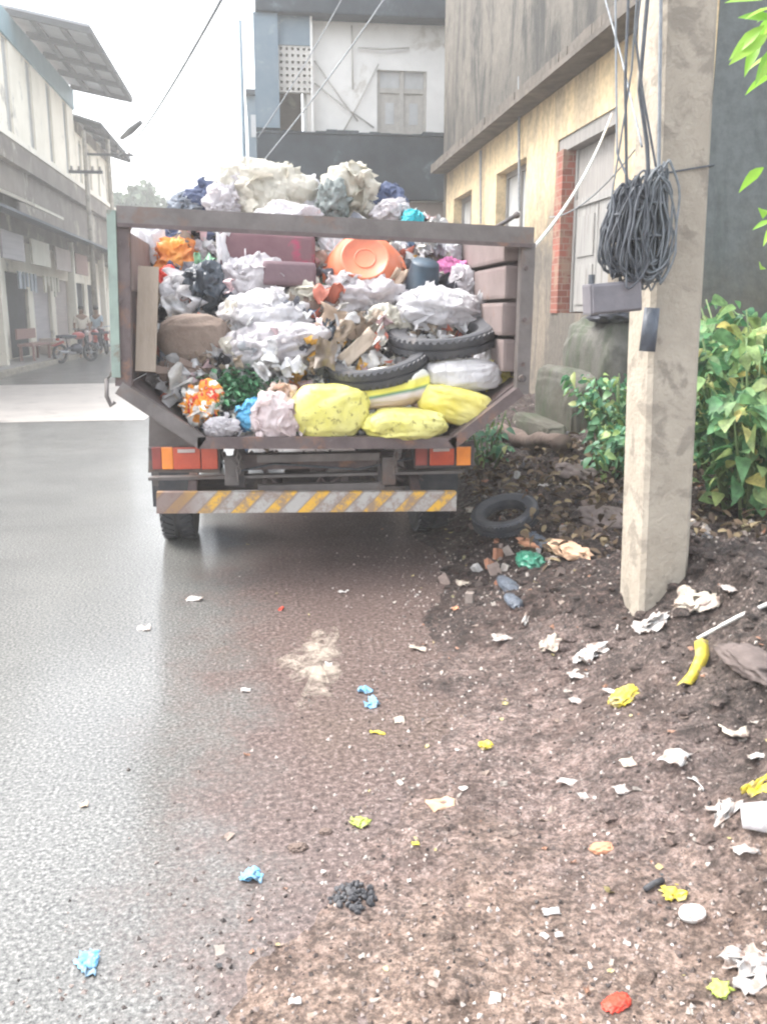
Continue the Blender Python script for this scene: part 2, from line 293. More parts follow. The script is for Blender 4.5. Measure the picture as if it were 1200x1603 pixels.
# ------------------------------------------------------------------ mesh builder
ORG = {}
ico_cache = {}
def ico(sub):
    if sub not in ico_cache:
        bm = bmesh.new(); bmesh.ops.create_icosphere(bm, subdivisions=sub, radius=1)
        bm.verts.ensure_lookup_table()
        ico_cache[sub] = ([v.co.copy() for v in bm.verts], [tuple(v.index for v in f.verts) for f in bm.faces]); bm.free()
    return ico_cache[sub]
def tag(o, label=None, cat=None, group=None, kind=None):
    if label: o['label'] = label
    if cat: o['category'] = cat
    if group: o['group'] = group
    if kind: o['kind'] = kind
    return o
def empty(name, loc, label=None, cat=None, group=None):
    o = bpy.data.objects.new(name, None); C.objects.link(o); o.location = loc; o.empty_display_size = .1
    ORG[o.name] = Vector(loc); return tag(o, label, cat, group)
class MB:
    def __init__(s): s.v = []; s.f = []
    def add(s, vs, fs):
        n = len(s.v); s.v += [Vector(v) for v in vs]; s.f += [tuple(i+n for i in f) for f in fs]; return s
    def box(s, c, d, rot=None, bev=0.0):
        c = Vector(c); x, y, z = (q/2 for q in d)
        m = rot if isinstance(rot, Matrix) else (Euler(rot).to_matrix() if rot else Matrix.Identity(3))
        if bev:
            bm = bmesh.new(); bmesh.ops.create_cube(bm, size=1)
            for v in bm.verts: v.co = Vector((v.co.x*d[0], v.co.y*d[1], v.co.z*d[2]))
            bmesh.ops.bevel(bm, geom=bm.edges[:], offset=bev, segments=2, affect='EDGES', profile=.7)
            bm.verts.index_update(); s.add([m@v.co+c for v in bm.verts], [tuple(v.index for v in f.verts) for f in bm.faces]); bm.free(); return s
        vs = [m@Vector((a,b,e))+c for a in (-x,x) for b in (-y,y) for e in (-z,z)]
        return s.add(vs, [(0,1,3,2),(4,6,7,5),(0,4,5,1),(2,3,7,6),(0,2,6,4),(1,5,7,3)])
    def bb(s, a, b, bev=0.0):      # box between two corners
        a, b = Vector(a), Vector(b); return s.box((a+b)/2, tuple(abs(q) for q in (b-a)), None, bev)
    def beam(s, a, b, w, h, up=(0,0,1)):
        a, b = Vector(a), Vector(b); d = (b-a); L = d.length; d.normalize(); u = Vector(up)
        sd = d.cross(u).normalized(); u = sd.cross(d).normalized()
        m = Matrix((sd, d, u)).transposed(); return s.box((a+b)/2, (w, L, h), m)
    def prism(s, pts, d):          # polygon pts (3D) extruded by vector d
        n = len(pts); p = [Vector(q) for q in pts]; d = Vector(d)
        return s.add(p+[q+d for q in p], [tuple(range(n))[::-1], tuple(range(n, 2*n))]+[(i,(i+1)%n,(i+1)%n+n,i+n) for i in range(n)])
    def tube(s, pts, r, seg=8, closed=False):
        pts = [Vector(p) for p in pts]; n = len(pts); rr = r if isinstance(r, (list, tuple)) else [r]*n
        vs = []; up = Vector((.31,.17,.93))
        for i, p in enumerate(pts):
            if closed: t = pts[(i+1)%n]-pts[i-1]
            else: t = pts[min(i+1,n-1)]-pts[max(i-1,0)]
            t.normalize(); a = t.cross(up)
            if a.length < .1: a = t.cross(Vector((1,0,0)))
            a.normalize(); b = t.cross(a)
            for k in range(seg):
                th = 2*math.pi*k/seg; vs.append(p+a*math.cos(th)*rr[i]+b*math.sin(th)*rr[i])
        fs = []
        for i in range(n if closed else n-1):
            j = (i+1)%n
            for k in range(seg): fs.append((i*seg+k, i*seg+(k+1)%seg, j*seg+(k+1)%seg, j*seg+k))
        if not closed: fs += [tuple(range(seg))[::-1], tuple((n-1)*seg+k for k in range(seg))]
        return s.add(vs, fs)
    def lathe(s, prof, m=None, seg=40, closed=False):  # prof: (r,z)
        m = m or Matrix.Identity(4); n = len(prof); vs = []
        for k in range(seg):
            th = 2*math.pi*k/seg
            for r, z in prof: vs.append(m@Vector((r*math.cos(th), r*math.sin(th), z)))
        fs = []
        for k in range(seg):
            j = (k+1)%seg
            for i in range(n if closed else n-1):
                q = (i+1)%n; fs.append((k*n+i, j*n+i, j*n+q, k*n+q))
        return s.add(vs, fs)
    def blob(s, c, d, seed=0, amp=.12, freq=2.0, sub=4, power=1.0, rot=None, ridge=True, flat=None, fine=.0):
        vs, fs = ico(sub); m = Euler(rot).to_matrix() if rot else Matrix.Identity(3); c = Vector(c); out = []
        o = Vector((seed*3.7, seed*1.3, -seed*2.1))
        for v in vs:
            w = Vector(tuple(math.copysign(abs(q)**power, q) for q in v))
            p = v*freq+o
            if ridge == 'film':
                wv = Vector((noise.noise(p*.7), noise.noise(p*.7+Vector((7,1,3))), noise.noise(p*.7+Vector((2,8,5)))))
                p2 = p+wv*.9; p3 = Vector((p2.x, p2.y*.6+p2.z*.3, p2.z*1.1))
                k = 1.5*(noise.voronoi(p3*1.0)[0][0]-.42)+.70*(noise.voronoi(p3*2.3+wv)[0][0]-.42)+.20*(noise.voronoi(p2*5.2)[0][0]-.42)+.9*noise.noise(p*.55)
            elif ridge: k = (1-abs(noise.noise(p))*2.2) - .4 + .5*(1-abs(noise.noise(p*2.3))*2.2)
            else: k = noise.noise(p)*1.2
            if fine: k += fine*(1-abs(noise.noise(p*5.1))*2.4)
            w = w*(1+amp*k)
            w = Vector((w.x*d[0]/2, w.y*d[1]/2, w.z*d[2]/2))
            w = m@w
            if flat is not None and w.z < flat: w.z = flat + (w.z-flat)*.12
            out.append(w+c)
        return s.add(out, fs)
    def sheet(s, c, w, h, seed, n=5, amp=.25, m=None):
        m = m or Euler((seed*1.7%6.28, seed*2.9%6.28, seed*4.1%6.28)).to_matrix(); c = Vector(c); vs = []
        for i in range(n):
            for j in range(n):
                u, v = i/(n-1)-.5, j/(n-1)-.5
                z = noise.noise(Vector((u*2.2+seed*5.3, v*2.2-seed*3.1, seed)))*amp*max(w,h)*1.6+amp*.5*max(w,h)*noise.noise(Vector((u*7+seed, v*7, seed*2)))
                x = u*w*(1+.35*noise.noise(Vector((seed*7, v*3, 4)))); y = v*h*(1+.35*noise.noise(Vector((u*3, seed*7, 9))))
                vs.append(m@Vector((x, y, z))+c)
        return s.add(vs, [(i*n+j, i*n+j+1, (i+1)*n+j+1, (i+1)*n+j) for i in range(n-1) for j in range(n-1)])
    def leaf(s, b, d, L, W, droop=.3, n=4, roll=0.0, shape=(.12,.8,1,.62,0)):
        b, d = Vector(b), Vector(d).normalized(); up = Vector((0,0,1))
        sd = d.cross(up)
        if sd.length < .1: sd = Vector((1,0,0))
        sd.normalize(); sd = Matrix.Rotation(roll, 3, d)@sd; nn = sd.cross(d)
        vs = []
        for i in range(n+1):
            t = i/n; c = b+d*L*t*(1-.15*droop*t)+Vector((0,0,-droop*L*t*t)); w = W/2*shape[min(i, len(shape)-1)]
            f = nn*w*.3
            vs += [c-sd*w+f, c, c+sd*w+f]
        fs = []
        for i in range(n):
            a = i*3; fs += [(a,a+1,a+4,a+3),(a+1,a+2,a+5,a+4)]
        return s.add(vs, fs)
    def build(s, name, m, parent=None, org=None, smooth=False, label=None, cat=None, group=None, kind=None, solid=0):
        if parent is not None: o = ORG[parent.name]
        elif org is not None: o = Vector(org)
        elif kind: o = Vector((0,0,0))
        else:
            xs = [v.x for v in s.v]; ys = [v.y for v in s.v]
            o = Vector(((min(xs)+max(xs))/2, (min(ys)+max(ys))/2, min(v.z for v in s.v)))
        me = bpy.data.meshes.new(name); me.from_pydata([v-o for v in s.v], [], s.f); me.validate()
        if smooth: me.polygons.foreach_set('use_smooth', [True]*len(me.polygons))
        me.materials.append(M[m] if isinstance(m, str) else m); me.update()
        ob = bpy.data.objects.new(name, me); C.objects.link(ob)
        if parent is not None: ob.parent = parent; ORG[ob.name] = o
        else: ob.location = o; ORG[ob.name] = o
        if solid:
            md = ob.modifiers.new('thickness', 'SOLIDIFY'); md.thickness = solid
        return tag(ob, label, cat, group, kind)
def fixn(ob):
    bm = bmesh.new(); bm.from_mesh(ob.data); bmesh.ops.recalc_face_normals(bm, faces=bm.faces); bm.to_mesh(ob.data); bm.free(); return ob
def copy_thing(o, loc, rz=0, label=None):
    c = o.copy(); C.objects.link(c); c.location = loc; c.rotation_euler = (0,0,rz); ORG[c.name] = Vector(loc)
    if label: c['label'] = label
    for ch in list(o.children):
        d = ch.copy(); C.objects.link(d); d.parent = c
        for g in list(ch.children):
            e = g.copy(); C.objects.link(e); e.parent = d
    return c

# ------------------------------------------------------------------ ground
EDGE = sorted([(PZ(x, y).y, PZ(x, y).x) for x, y in [(262,1603),(330,1480),(440,1385),(540,1300),(590,1180),(610,1050),(640,960),(675,880),(720,800),(745,735)]])
EDGE = [(-4, EDGE[0][1]-.1)]+EDGE+[(11, 1.2), (16, .5), (20, -.35), (60, -.5)]
def xedge(y):
    for (a, xa), (b, xb) in zip(EDGE, EDGE[1:]):
        if a <= y <= b: return xa+(xb-xa)*(y-a)/(b-a)
    return EDGE[-1][1] if y > 0 else EDGE[0][1]
def ss(a, b, x):
    t = min(1, max(0, (x-a)/(b-a))); return t*t*(3-2*t)
def gh(x, y):
    d = x-xedge(y)+.16*noise.noise(Vector((x*2.1, y*2.1, 0)))+.07*noise.noise(Vector((x*7, y*7, 3)))
    h = -.035+.045*ss(-.25, .35, d)+.03*ss(.3, 1.2, d)
    k = ss(-.1, .6, d)
    h += k*ss(5,6.5,y)*(.05+.07*noise.noise(Vector((x*5, y*4, 17)))+.03*noise.noise(Vector((x*13, y*13, 19))))
    h += k*(.022*noise.noise(Vector((x*3, y*3, 7)))+.012*noise.noise(Vector((x*9, y*9, 1)))+.007*noise.noise(Vector((x*24, y*24, 5))))
    m = ss(.85, 1.9, x+.25*noise.noise(Vector((y*1.1, x, 2)))) * (1-.5*ss(3.4, 4.8, y)) * ss(.8, 2.2, y)
    h += m*(.36+.19*noise.noise(Vector((x*2.3, y*2.8, 11)))+.07*noise.noise(Vector((x*7, y*6, 15)))+.05*noise.noise(Vector((x*15, y*15, 25))))
    h += .14*ss(1.9, 3.3, x)*ss(4, 7, y)
    return h
def G(px, py):                                   # where the ray through a pixel meets the uneven ground
    d = ray(px, py); t = .5
    while t < 60:
        p = CAMPOS+d*t
        if p.z <= max(gh(p.x, p.y), 0.0): return p
        t += .01 if t < 10 else .05
    return p
def axis(segs):
    out = []
    for a, b, st in segs:
        n = max(1, round((b-a)/st)); out += [a+(b-a)*i/n for i in range(n)]
    return out+[segs[-1][1]]
mb = MB(); xs = axis([(-1.6,-.6,.1),(-.6,2.6,.022),(2.6,4.2,.06),(4.2,14,.8)]); ys = axis([(-4,.6,.4),(.6,4.5,.022),(4.5,8,.04),(8,12,.15),(12,24,.8)])
mb.v = [Vector((x, y, gh(x, y))) for y in ys for x in xs]; nx = len(xs)
mb.f = [(j*nx+i, j*nx+i+1, (j+1)*nx+i+1, (j+1)*nx+i) for j in range(len(ys)-1) for i in range(nx-1)]
mb.build('dirt_verge', 'soil', smooth=True, kind='structure')
MB().add([(-70,-12,-.07),(70,-12,-.07),(70,150,-.07),(-70,150,-.07)], [(0,1,2,3)]).build('ground', 'ground', kind='structure')
MB().add([(-6.2,-10,0),(3,-10,0),(3,12,0),(-.2,21,0),(-.6,140,0),(-6.2,140,0)], [(0,1,2,3,4,5)]).build('road', 'asphalt', kind='structure')
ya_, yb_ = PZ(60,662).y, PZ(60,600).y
M['glare_tone'] = mat('painted_road_glare', (.42,.385,.35), (.34,.315,.29), 1.5, .4, .15, 30, third=(.27,.25,.23), tscale=2)  # glare on the far-left road, painted as a pale sheet; no real cement there
MB().add([(-6.19,ya_,.004),(PZ(222,662).x,ya_+.15,.004),(PZ(222,662).x+.1,yb_,.004),(-6.19,yb_-.6,.004)], [(0,1,2,3)]).build('road_glare_band', 'glare_tone', kind='structure')
mb = MB(); mb.bb((-7.6,6,-.05),(-6.35,120,.13)); mb.build('sidewalk', 'pave', kind='structure')
mb = MB()
y = 6
while y < 60: mb.bb((-6.345,y,-.05),(-6.2,y+.9,.14), .012); y += .92
mb.build('kerb', 'concrete', kind='structure')
# dried cement spill on the road
sp = MB(); c = G(500, 1035)
N = 44; vs = [(c.x, c.y, .010)]
pts = [(488,985),(525,978),(535,1010),(540,1060),(520,1082),(528,1100),(500,1098),(462,1132),(452,1130),(478,1090),(445,1066),(425,1036),(452,1022),(470,1008)]
poly = []
for i in range(len(pts)):
    a, b = Vector(PZ(*pts[i])), Vector(PZ(*pts[(i+1)%len(pts)]))
    for k in range(4):
        p = a.lerp(b, k/4); q = .035*noise.noise(p*14); poly.append((p.x+q, p.y+q, .004))
rings = []
n = len(poly)
for k, (s_, z) in enumerate(((1, .003), (.9, .008), (.5, .011))):
    rings += [(c.x+(p[0]-c.x)*s_, c.y+(p[1]-c.y)*s_, z+.003*noise.noise(Vector((p[0]*20, p[1]*20, k)))) for p in poly]
rings.append((c.x, c.y, .011))
fs = [(k*n+i, k*n+(i+1)%n, (k+1)*n+(i+1)%n, (k+1)*n+i) for k in range(2) for i in range(n)]+[(2*n+i, 2*n+(i+1)%n, 3*n) for i in range(n)]
M['cement'].node_tree
nt = M['cement'].node_tree; b_ = nt.nodes['Principled BSDF']; v_ = tex_coord(nt); s3 = nt.nodes.new('ShaderNodeSeparateXYZ'); nt.links.new(v_, s3.inputs[0]); nt.links.new(maprange(nt, mth(nt, 'ADD', nz(nt, v_, 7, 10, .8), maprange(nt, s3.outputs[2], .002, .011, -.16, .02)), .38, .62, 0, .8), b_.inputs['Alpha'])
sp.add(rings, fs).build('cement_spill', 'cement', smooth=True, label='ragged beige patch of dried cement spilled on the muddy road behind the truck', cat='spill')

# gravel and trodden scraps (countless)
def stone(mb, p, r, rg):
    vs, fs = ico(1); m = Euler((rg.random()*6, rg.random()*6, rg.random()*6)).to_matrix(); sx = (r*rg.uniform(.7,1.4), r, r*rg.uniform(.5,.8))
    mb.add([m@Vector((v.x*sx[0], v.y*sx[1], v.z*sx[2]))+p for v in vs], fs)
mb = MB(); rg = random.Random(3)
i = 0
vs0 = [(1,0,0),(-1,0,0),(0,1,0),(0,-1,0),(0,0,1),(0,0,-1)]; fs0 = [(0,2,4),(2,1,4),(1,3,4),(3,0,4),(2,0,5),(1,2,5),(3,1,5),(0,3,5)]
while i < 30000:
    y = 1.4+9*rg.random()**1.7; x = rg.uniform(-.6, 3.2)
    d = x-xedge(y)
    if d < -.05 and rg.random() > .45*math.exp(d*3.2): continue
    z = max(gh(x, y), 0); r = .002+.009*rg.random()**3.4
    e = Euler((rg.random()*6, rg.random()*6, rg.random()*6)).to_matrix()
    mb.add([e@Vector((v[0]*r*rg.uniform(.6,1.3), v[1]*r, v[2]*r*.8))+Vector((x,y,z)) for v in vs0], fs0); i += 1
mb.build('gravel', 'gravel', kind='stuff', smooth=False)
mb = MB(); i = 0
while i < 3200:
    y = rg.uniform(1.3, 7.5); x = rg.uniform(.2, 3.2); mm_ = ss(.8, 1.7, x) if y < 4.6 else 1
    if x-xedge(y) < .1 or rg.random() > .06+mm_: continue
    r = .004+.028*rg.random()**3; vs, fs = ico(2); o_ = rg.random()*90; z = gh(x, y)
    mb.add([Vector((x+v.x*r*1.2*(1+.9*(noise.voronoi(v*1.1+Vector((o_,0,0)))[0][0]-.5)), y+v.y*r*(1+.9*(noise.voronoi(v*1.1+Vector((o_,0,0)))[0][0]-.5)), z+v.z*r*.75*(1+.4*noise.noise(v*2.2+Vector((0,o_,0)))))) for v in vs], fs); i += 1
mb.build('soil_clods', 'soil', kind='stuff', smooth=False)
M['rubble'] = island_mat('mixed_rubble', [(0,(.10,.075,.065)),(.3,(.2,.15,.13)),(.5,(.30,.25,.22)),(.62,(.38,.18,.11)),(.7,(.45,.4,.36)),(.8,(.09,.09,.1)),(.88,(.52,.5,.48)),(.94,(.3,.27,.15))], .85, 0, 'CONSTANT', 25, .4)
mb = MB(); i = 0
while i < 750:
    y = rg.uniform(4.2, 9.5); x = rg.uniform(.9, 3.6)
    if x-xedge(y) < .12: continue
    r = .008+.05*rg.random()**3; z = gh(x, y); e = Euler((rg.random()*6, rg.random()*6, rg.random()*6)).to_matrix()
    mb.box((x, y, z+r*.2), (r*rg.uniform(.9,2), r*rg.uniform(.8,1.3), r*rg.uniform(.4,.9)), e); i += 1
mb.build('rubble', 'rubble', kind='stuff')
mb = MB(); i = 0
while i < 1100:
    y = 1.5+6.5*rg.random()**1.2; x = rg.uniform(-.2, 3.0); d = x-xedge(y)
    if d < 0 and rg.random() > .15: continue
    z = max(gh(x, y), 0)+.004; s_ = .006+.028*rg.random()**2.5
    mb.sheet((x, y, z), s_, s_*rg.uniform(.3, 1), i*.37, 3, .25, Euler((rg.uniform(-.4,.4), rg.uniform(-.4,.4), rg.random()*6)).to_matrix()); i += 1
tag(mb.build('litter_specks', 'ground_scraps', kind='stuff'), 'tiny trodden scraps of paper and plastic strewn over the dirt verge', 'litter')

# ------------------------------------------------------------------ truck
TY = 5.0
def T(px, py, Y=TY): return P(px, py, Y)
XL, XR = T(190,450).x, T(822,450).x
ZT = T(500,350).z; ZB = T(500,690).z; ZS = T(190,600).z
XBL, XBR = T(322,690).x, T(700,690).x
FY = 8.4
truck = empty('garbage_truck', ((XL+XR)/2, 6.6, 0), 'brown open backed truck heaped with garbage, parked at the edge of the wet road', 'truck')
tl, tr_ = T(190,342), T(825,372); bl, br = T(195,604), T(815,616)
for nm, a, b, wd, m in (('post', tl+Vector((0,0,-.02)), bl, .085, 'rust'), ('post', tr_+Vector((0,0,-.03)), br, .075, 'rust2')):
    q = MB().beam(a, b, wd, .07, up=(0,1,0)).build(nm, m, truck); fixn(q)
MB().beam(T(176,330,TY-.005)+Vector((0,0,0)), T(184,590,TY-.005), .045, .09, up=(0,1,0)).build('edge_strip', 'green_steel', truck)
MB().beam(T(184,338), T(832,371), .08, .095).build('top_rail', 'rust2', truck)
MB().beam(T(184,352,TY-.046), T(832,385,TY-.046), .02, .02).build('rail_lip', 'rust', truck)
MB().beam(T(188,606), T(318,693), .08, .075).build('lower_rail', 'rust2', truck)
MB().beam(T(310,692), T(712,692), .08, .065).build('lower_rail', 'rust', truck)
MB().beam(T(704,695), T(812,612), .08, .06).build('lower_rail', 'rust', truck)
MB().beam(T(244,760,5.35)+Vector((0,0,.0)), T(244,700,5.35), .03, .03).build('bracket', 'rust2', truck)
# body walls
def slab(a, b, th): # thin wall between two profile points along the body length
    d = Vector((b[0]-a[0], 0, b[1]-a[1])).normalized(); n = Vector((d.z, 0, -d.x))*th
    pts = [(a[0],TY+.04,a[1]), (b[0],TY+.04,b[1]), (b[0]+n.x,TY+.04,b[1]+n.z), (a[0]+n.x,TY+.04,a[1]+n.z)]
    return MB().prism(pts, (0, FY-TY-.04, 0))
fixn(slab((XL,ZS),(XL,ZT-.02),-.04).build('side_wall', 'rust', truck))
fixn(slab((XR,ZS),(XR,ZT-.06),.04).build('side_wall', 'panel', truck))
fixn(slab((XBL,ZB),(XL,ZS-.003),-.03).build('lower_wall', 'rust', truck))
fixn(slab((XBR,ZB),(XR,ZS-.003),.03).build('lower_wall', 'rust', truck))
MB().bb((XBL,TY+.045,ZB-.03),(XBR,FY,ZB)).build('bed_floor', 'rust', truck)
MB().bb((XL,FY+.003,ZB),(XR,FY+.05,ZT+.1)).build('head_board', 'rust', truck)
# raised inner panels of the right wall, greyish upper sheet of the left wall
z0 = ZS+.03
for k in range(4):
    z1 = z0+.205; q = MB(); q.bb((XR-.10-.012*(k%2),TY+.07,z0+.008),(XR-.003,FY-.3,z1-.012), .02); q.build('wall_panel', 'panel', truck); z0 = z1
q = MB(); q.bb((XL+.003,TY+.07,1.62),(XL+.035,FY-.3,1.93), .01); q.build('wall_panel', 'panel', truck)
for k in range(5):
    yy = TY+.3+k*.7
    MB().bb((XL-.055,yy,ZS),(XL-.003,yy+.07,ZT-.02)).build('outer_rib', 'rust2', truck)
    MB().bb((XR+.043,yy,ZS),(XR+.09,yy+.07,ZT-.06)).build('outer_rib', 'rust2', truck)
# hook, latch handle
h0 = T(176,585); MB().tube([h0, h0+Vector((-.03,-.01,-.03)), h0+Vector((-.035,-.01,-.12)), h0+Vector((-.015,-.01,-.17)), h0+Vector((.005,-.01,-.15))], .012, 8).build('hook', 'rust2', truck, smooth=True)
h0 = T(772,358); mbb = MB().tube([h0, T(806,338)], .012, 8); mbb.blob(T(808,337), (.04,.04,.04), 1, 0, 1, 2); mbb.build('latch_handle', 'black_steel', truck, smooth=True)
h0 = T(815,592,TY-.03); MB().tube([h0, h0+Vector((.0,-.04,0))], .02, 10).build('bolt', 'black_steel', truck)
for px_, py_ in ((187,380),(188,470),(189,560),(822,420),(820,500),(817,570),(380,691),(520,691),(650,691)):
    c_ = T(px_,py_,TY-.034); MB().tube([c_, c_+Vector((0,-.012,0))], .012, 8).build('bolt', 'rust', truck)
for x_, n_ in ((372, 5), (618, 4)):
    c_ = T(x_,705,5.12)
    for k in range(n_):
        a_ = c_+Vector((.006*math.sin(k),0,-.038*k)); pl = [a_+Vector(((math.cos(t)*.011 if k%2 else 0), (0 if k%2 else math.cos(t)*.011), math.sin(t)*.025)) for t in [2*math.pi*i/12 for i in range(12)]]
        MB().tube(pl, .0045, 6, True).build('chain_link', 'rust2', truck, smooth=True)
MB().tube([T(345,722,5.2), T(372,733,5.22)+Vector((0,0,-.02)), T(430,726,5.24), T(560,735,5.24), T(648,716,5.2)], .007, 6).build('lamp_wire', 'cable', truck, smooth=True)
# side skirts above the lamps
SK = 5.22
q = MB().prism([T(234,640,SK),T(315,694,SK),T(342,698,SK),T(345,740,SK),T(232,740,SK)], (0,.03,0)); fixn(q.build('lamp_panel', 'rust2', truck))
q = MB().prism([T(648,698,SK),T(722,694,SK),T(742,690,SK),T(742,730,SK),T(648,734,SK)], (0,.03,0)); fixn(q.build('lamp_panel', 'rust', truck))
def lamp(x0, y0, x1, y1, cells, shear=0):
    Y = SK-.035
    hs = MB().bb(T(x0-2,y1+2,Y+.034), T(x1+2,y0-2,Y+.0)+Vector((0,.0,0)), .006).build('tail_light', 'black_steel', truck)
    for a, b, m, nm in cells:
        p, r_ = T(a+1,y1,Y-.018), T(b-1,y0,Y-.018); p.y = Y-.002; MB().bb(p, r_, .007).build(nm, m, hs)
    return hs
lamp(237,700,342,735,[(238,253,'red_dim','lens'),(253,271,'amber','amber_lens'),(271,314,'red_lens','lens'),(315,341,'red_lens','lens')])
lamp(648,699,739,729,[(649,670,'red_dim','lens'),(671,712,'red_lens','lens'),(713,738,'amber','amber_lens')])
MB().bb(T(278,709,SK-.062), T(305,703,SK-.056)).build('reflector', 'clear_lens', truck)
MB().bb(T(678,707,SK-.062), T(703,702,SK-.056)).build('reflector', 'clear_lens', truck)
q = MB(); q.bb(T(232,748,SK+.03), T(720,738,SK+.10)); q.build('lamp_bar', 'rust2', truck)
# underframe
q = MB()
for X_ in (T(372,700,5.3).x, T(598,700,5.3).x): q.bb((X_-.035,5.22,.50),(X_+.035,8.9,.66))
q.build('chassis_rail', 'black_steel', truck)
q = MB(); q.bb((T(350,0,5.25).x,5.25,.60),(T(625,0,5.25).x,5.33,.69)); q.build('cross_member', 'rust', truck)
q = MB(); q.bb((T(380,0,5.25).x,5.17,.655),(T(590,0,5.25).x,5.23,.70)); q.bb((T(380,0,5.25).x,5.20,.47),(T(600,0,5.25).x,5.25,.515)); q.build('cross_member', 'rust2', truck)
q = MB(); r2 = random.Random(5)
for k in range(9):
    x = XBL+.08+k*(XBR-XBL-.1)/8; q = MB(); q.tube([(x, 5.3, .70), (x+r2.uniform(-.1,.1), 5.34, .6), (x+r2.uniform(-.16,.16), 5.32, .5)], r2.uniform(.006,.014), 6); q.build('underframe_hose', 'rust', truck)
for k in range(6): q = MB(); q.box((XBL+.15+k*.22+r2.uniform(-.05,.05), 5.36, r2.uniform(.5,.66)), (r2.uniform(.03,.1),.05,r2.uniform(.04,.09)), (0, r2.uniform(-.4,.4), 0)); q.build('underframe_bracket', 'rust', truck)
for px in (362, 608):
    q = MB(); c = T(px,725,5.2); q.bb((c.x-.04,5.18,c.z-.13),(c.x+.04,5.24,c.z+.04), .008); q.tube([(c.x,5.17,c.z),(c.x,5.19,c.z)], .028, 12); q.tube([(c.x,5.17,c.z-.09),(c.x,5.19,c.z-.09)], .02, 12); q.build('spring_shackle', 'rust2', truck)
# bumper
q = MB().prism([T(245,771,5.05),T(714,770,5.05),T(714,800,5.05),T(245,804,5.05)], (0,.05,0)); fixn(q.build('bumper', 'stripes', truck))
for px in (300, 655):
    c = T(px,785,5.1); MB().beam((c.x, 5.103, c.z), (c.x, 5.6, c.z+.22), .05, .05).build('bumper_arm', 'rust', truck)
# wheels
def tyre_prof(R0, w, r_in):
    h = w/2; s = min(.03, h*.5)
    return [(r_in,-h*.7),(R0*.86,-h),(R0-s*.6,-h*.96),(R0,-h*.6),(R0,-h*.12),(R0-.012,-h*.10),(R0-.012,h*.10),(R0,h*.12),(R0,h*.6),(R0-s*.6,h*.96),(R0*.86,h),(r_in,h*.7),(r_in*.96,0)]
WR = .36
def wheel(cx, cy, tilt=0):
    cz = WR+.0
    m = Matrix.Translation((cx, cy, cz))@Matrix.Rotation(R(90)+tilt, 4, 'Y')
    w = MB().lathe([(0.0,.02),(.07,.025),(.07,.05),(.10,.05),(.16,.0),(.2,.07),(.215,.075),(.215,-.075),(.2,-.07),(.1,-.03),(0,-.03)], m, 32).build('wheel', 'rim', truck, smooth=False)
    t = MB().lathe(tyre_prof(WR, .225, .205), m, 56, True)
    for k in range(40):
        a = 2*math.pi*k/40
        for sgn in (-1, 1):
            mm = m@Matrix.Rotation(a, 4, 'Z')@Matrix.Translation((WR, 0, sgn*.065))@Matrix.Rotation(.5*sgn, 4, 'X')
            t.add([mm@Vector((x,y,z)) for x in (-.01,.007) for y in (-.017,.017) for z in (-.038,.038)], [(0,1,3,2),(4,6,7,5),(0,4,5,1),(2,3,7,6),(0,2,6,4),(1,5,7,3)])
    t.build('tyre', 'rubber', w)
wl = T(283,850,6.0).x; wr = T(672,850,6.0).x
for sx in (wl, wr): wheel(sx, 6.12)
for sx in (wl+.05, wr-.05): wheel(sx, 9.0)
MB().tube([(wl,6.12,WR),(wr,6.12,WR)], .05, 10).build('axle', 'black_steel', truck)
q = MB(); q.blob(((wl+wr)/2,6.12,WR), (.34,.3,.3), 2, .03, 1, 3); q.build('differential', 'black_steel', truck, smooth=True)
for sx in (wl, wr): MB().bb((sx-.13,5.70,.30),(sx+.13,5.72,.62)).build('mud_flap', 'rubber', truck)
# cab in front of the load
cx0, cx1 = XL+.22, XR-.22
prof = [(FY+.15,.5),(FY+1.75,.5),(FY+1.82,1.15),(FY+1.5,1.95),(FY+.15,2.02)]
fixn(MB().prism([(cx0,a,b) for a,b in prof], (cx1-cx0,0,0)).build('cab', 'blue_cab', truck))
for X_, s_ in ((cx0,-1),(cx1,1)):
    fixn(MB().prism([(X_+s_*.003,FY+.55,1.25),(X_+s_*.003,FY+1.6,1.25),(X_+s_*.003,FY+1.4,1.85),(X_+s_*.003,FY+.55,1.87)], (s_*.01,0,0)).build('side_window', 'glass_dim', truck))
fixn(MB().prism([(cx0+.1,FY+1.80,1.25),(cx1-.1,FY+1.80,1.25),(cx1-.1,FY+1.53,1.9),(cx0+.1,FY+1.53,1.9)], (0,.03,0)).build('windscreen', 'glass_dim', truck))

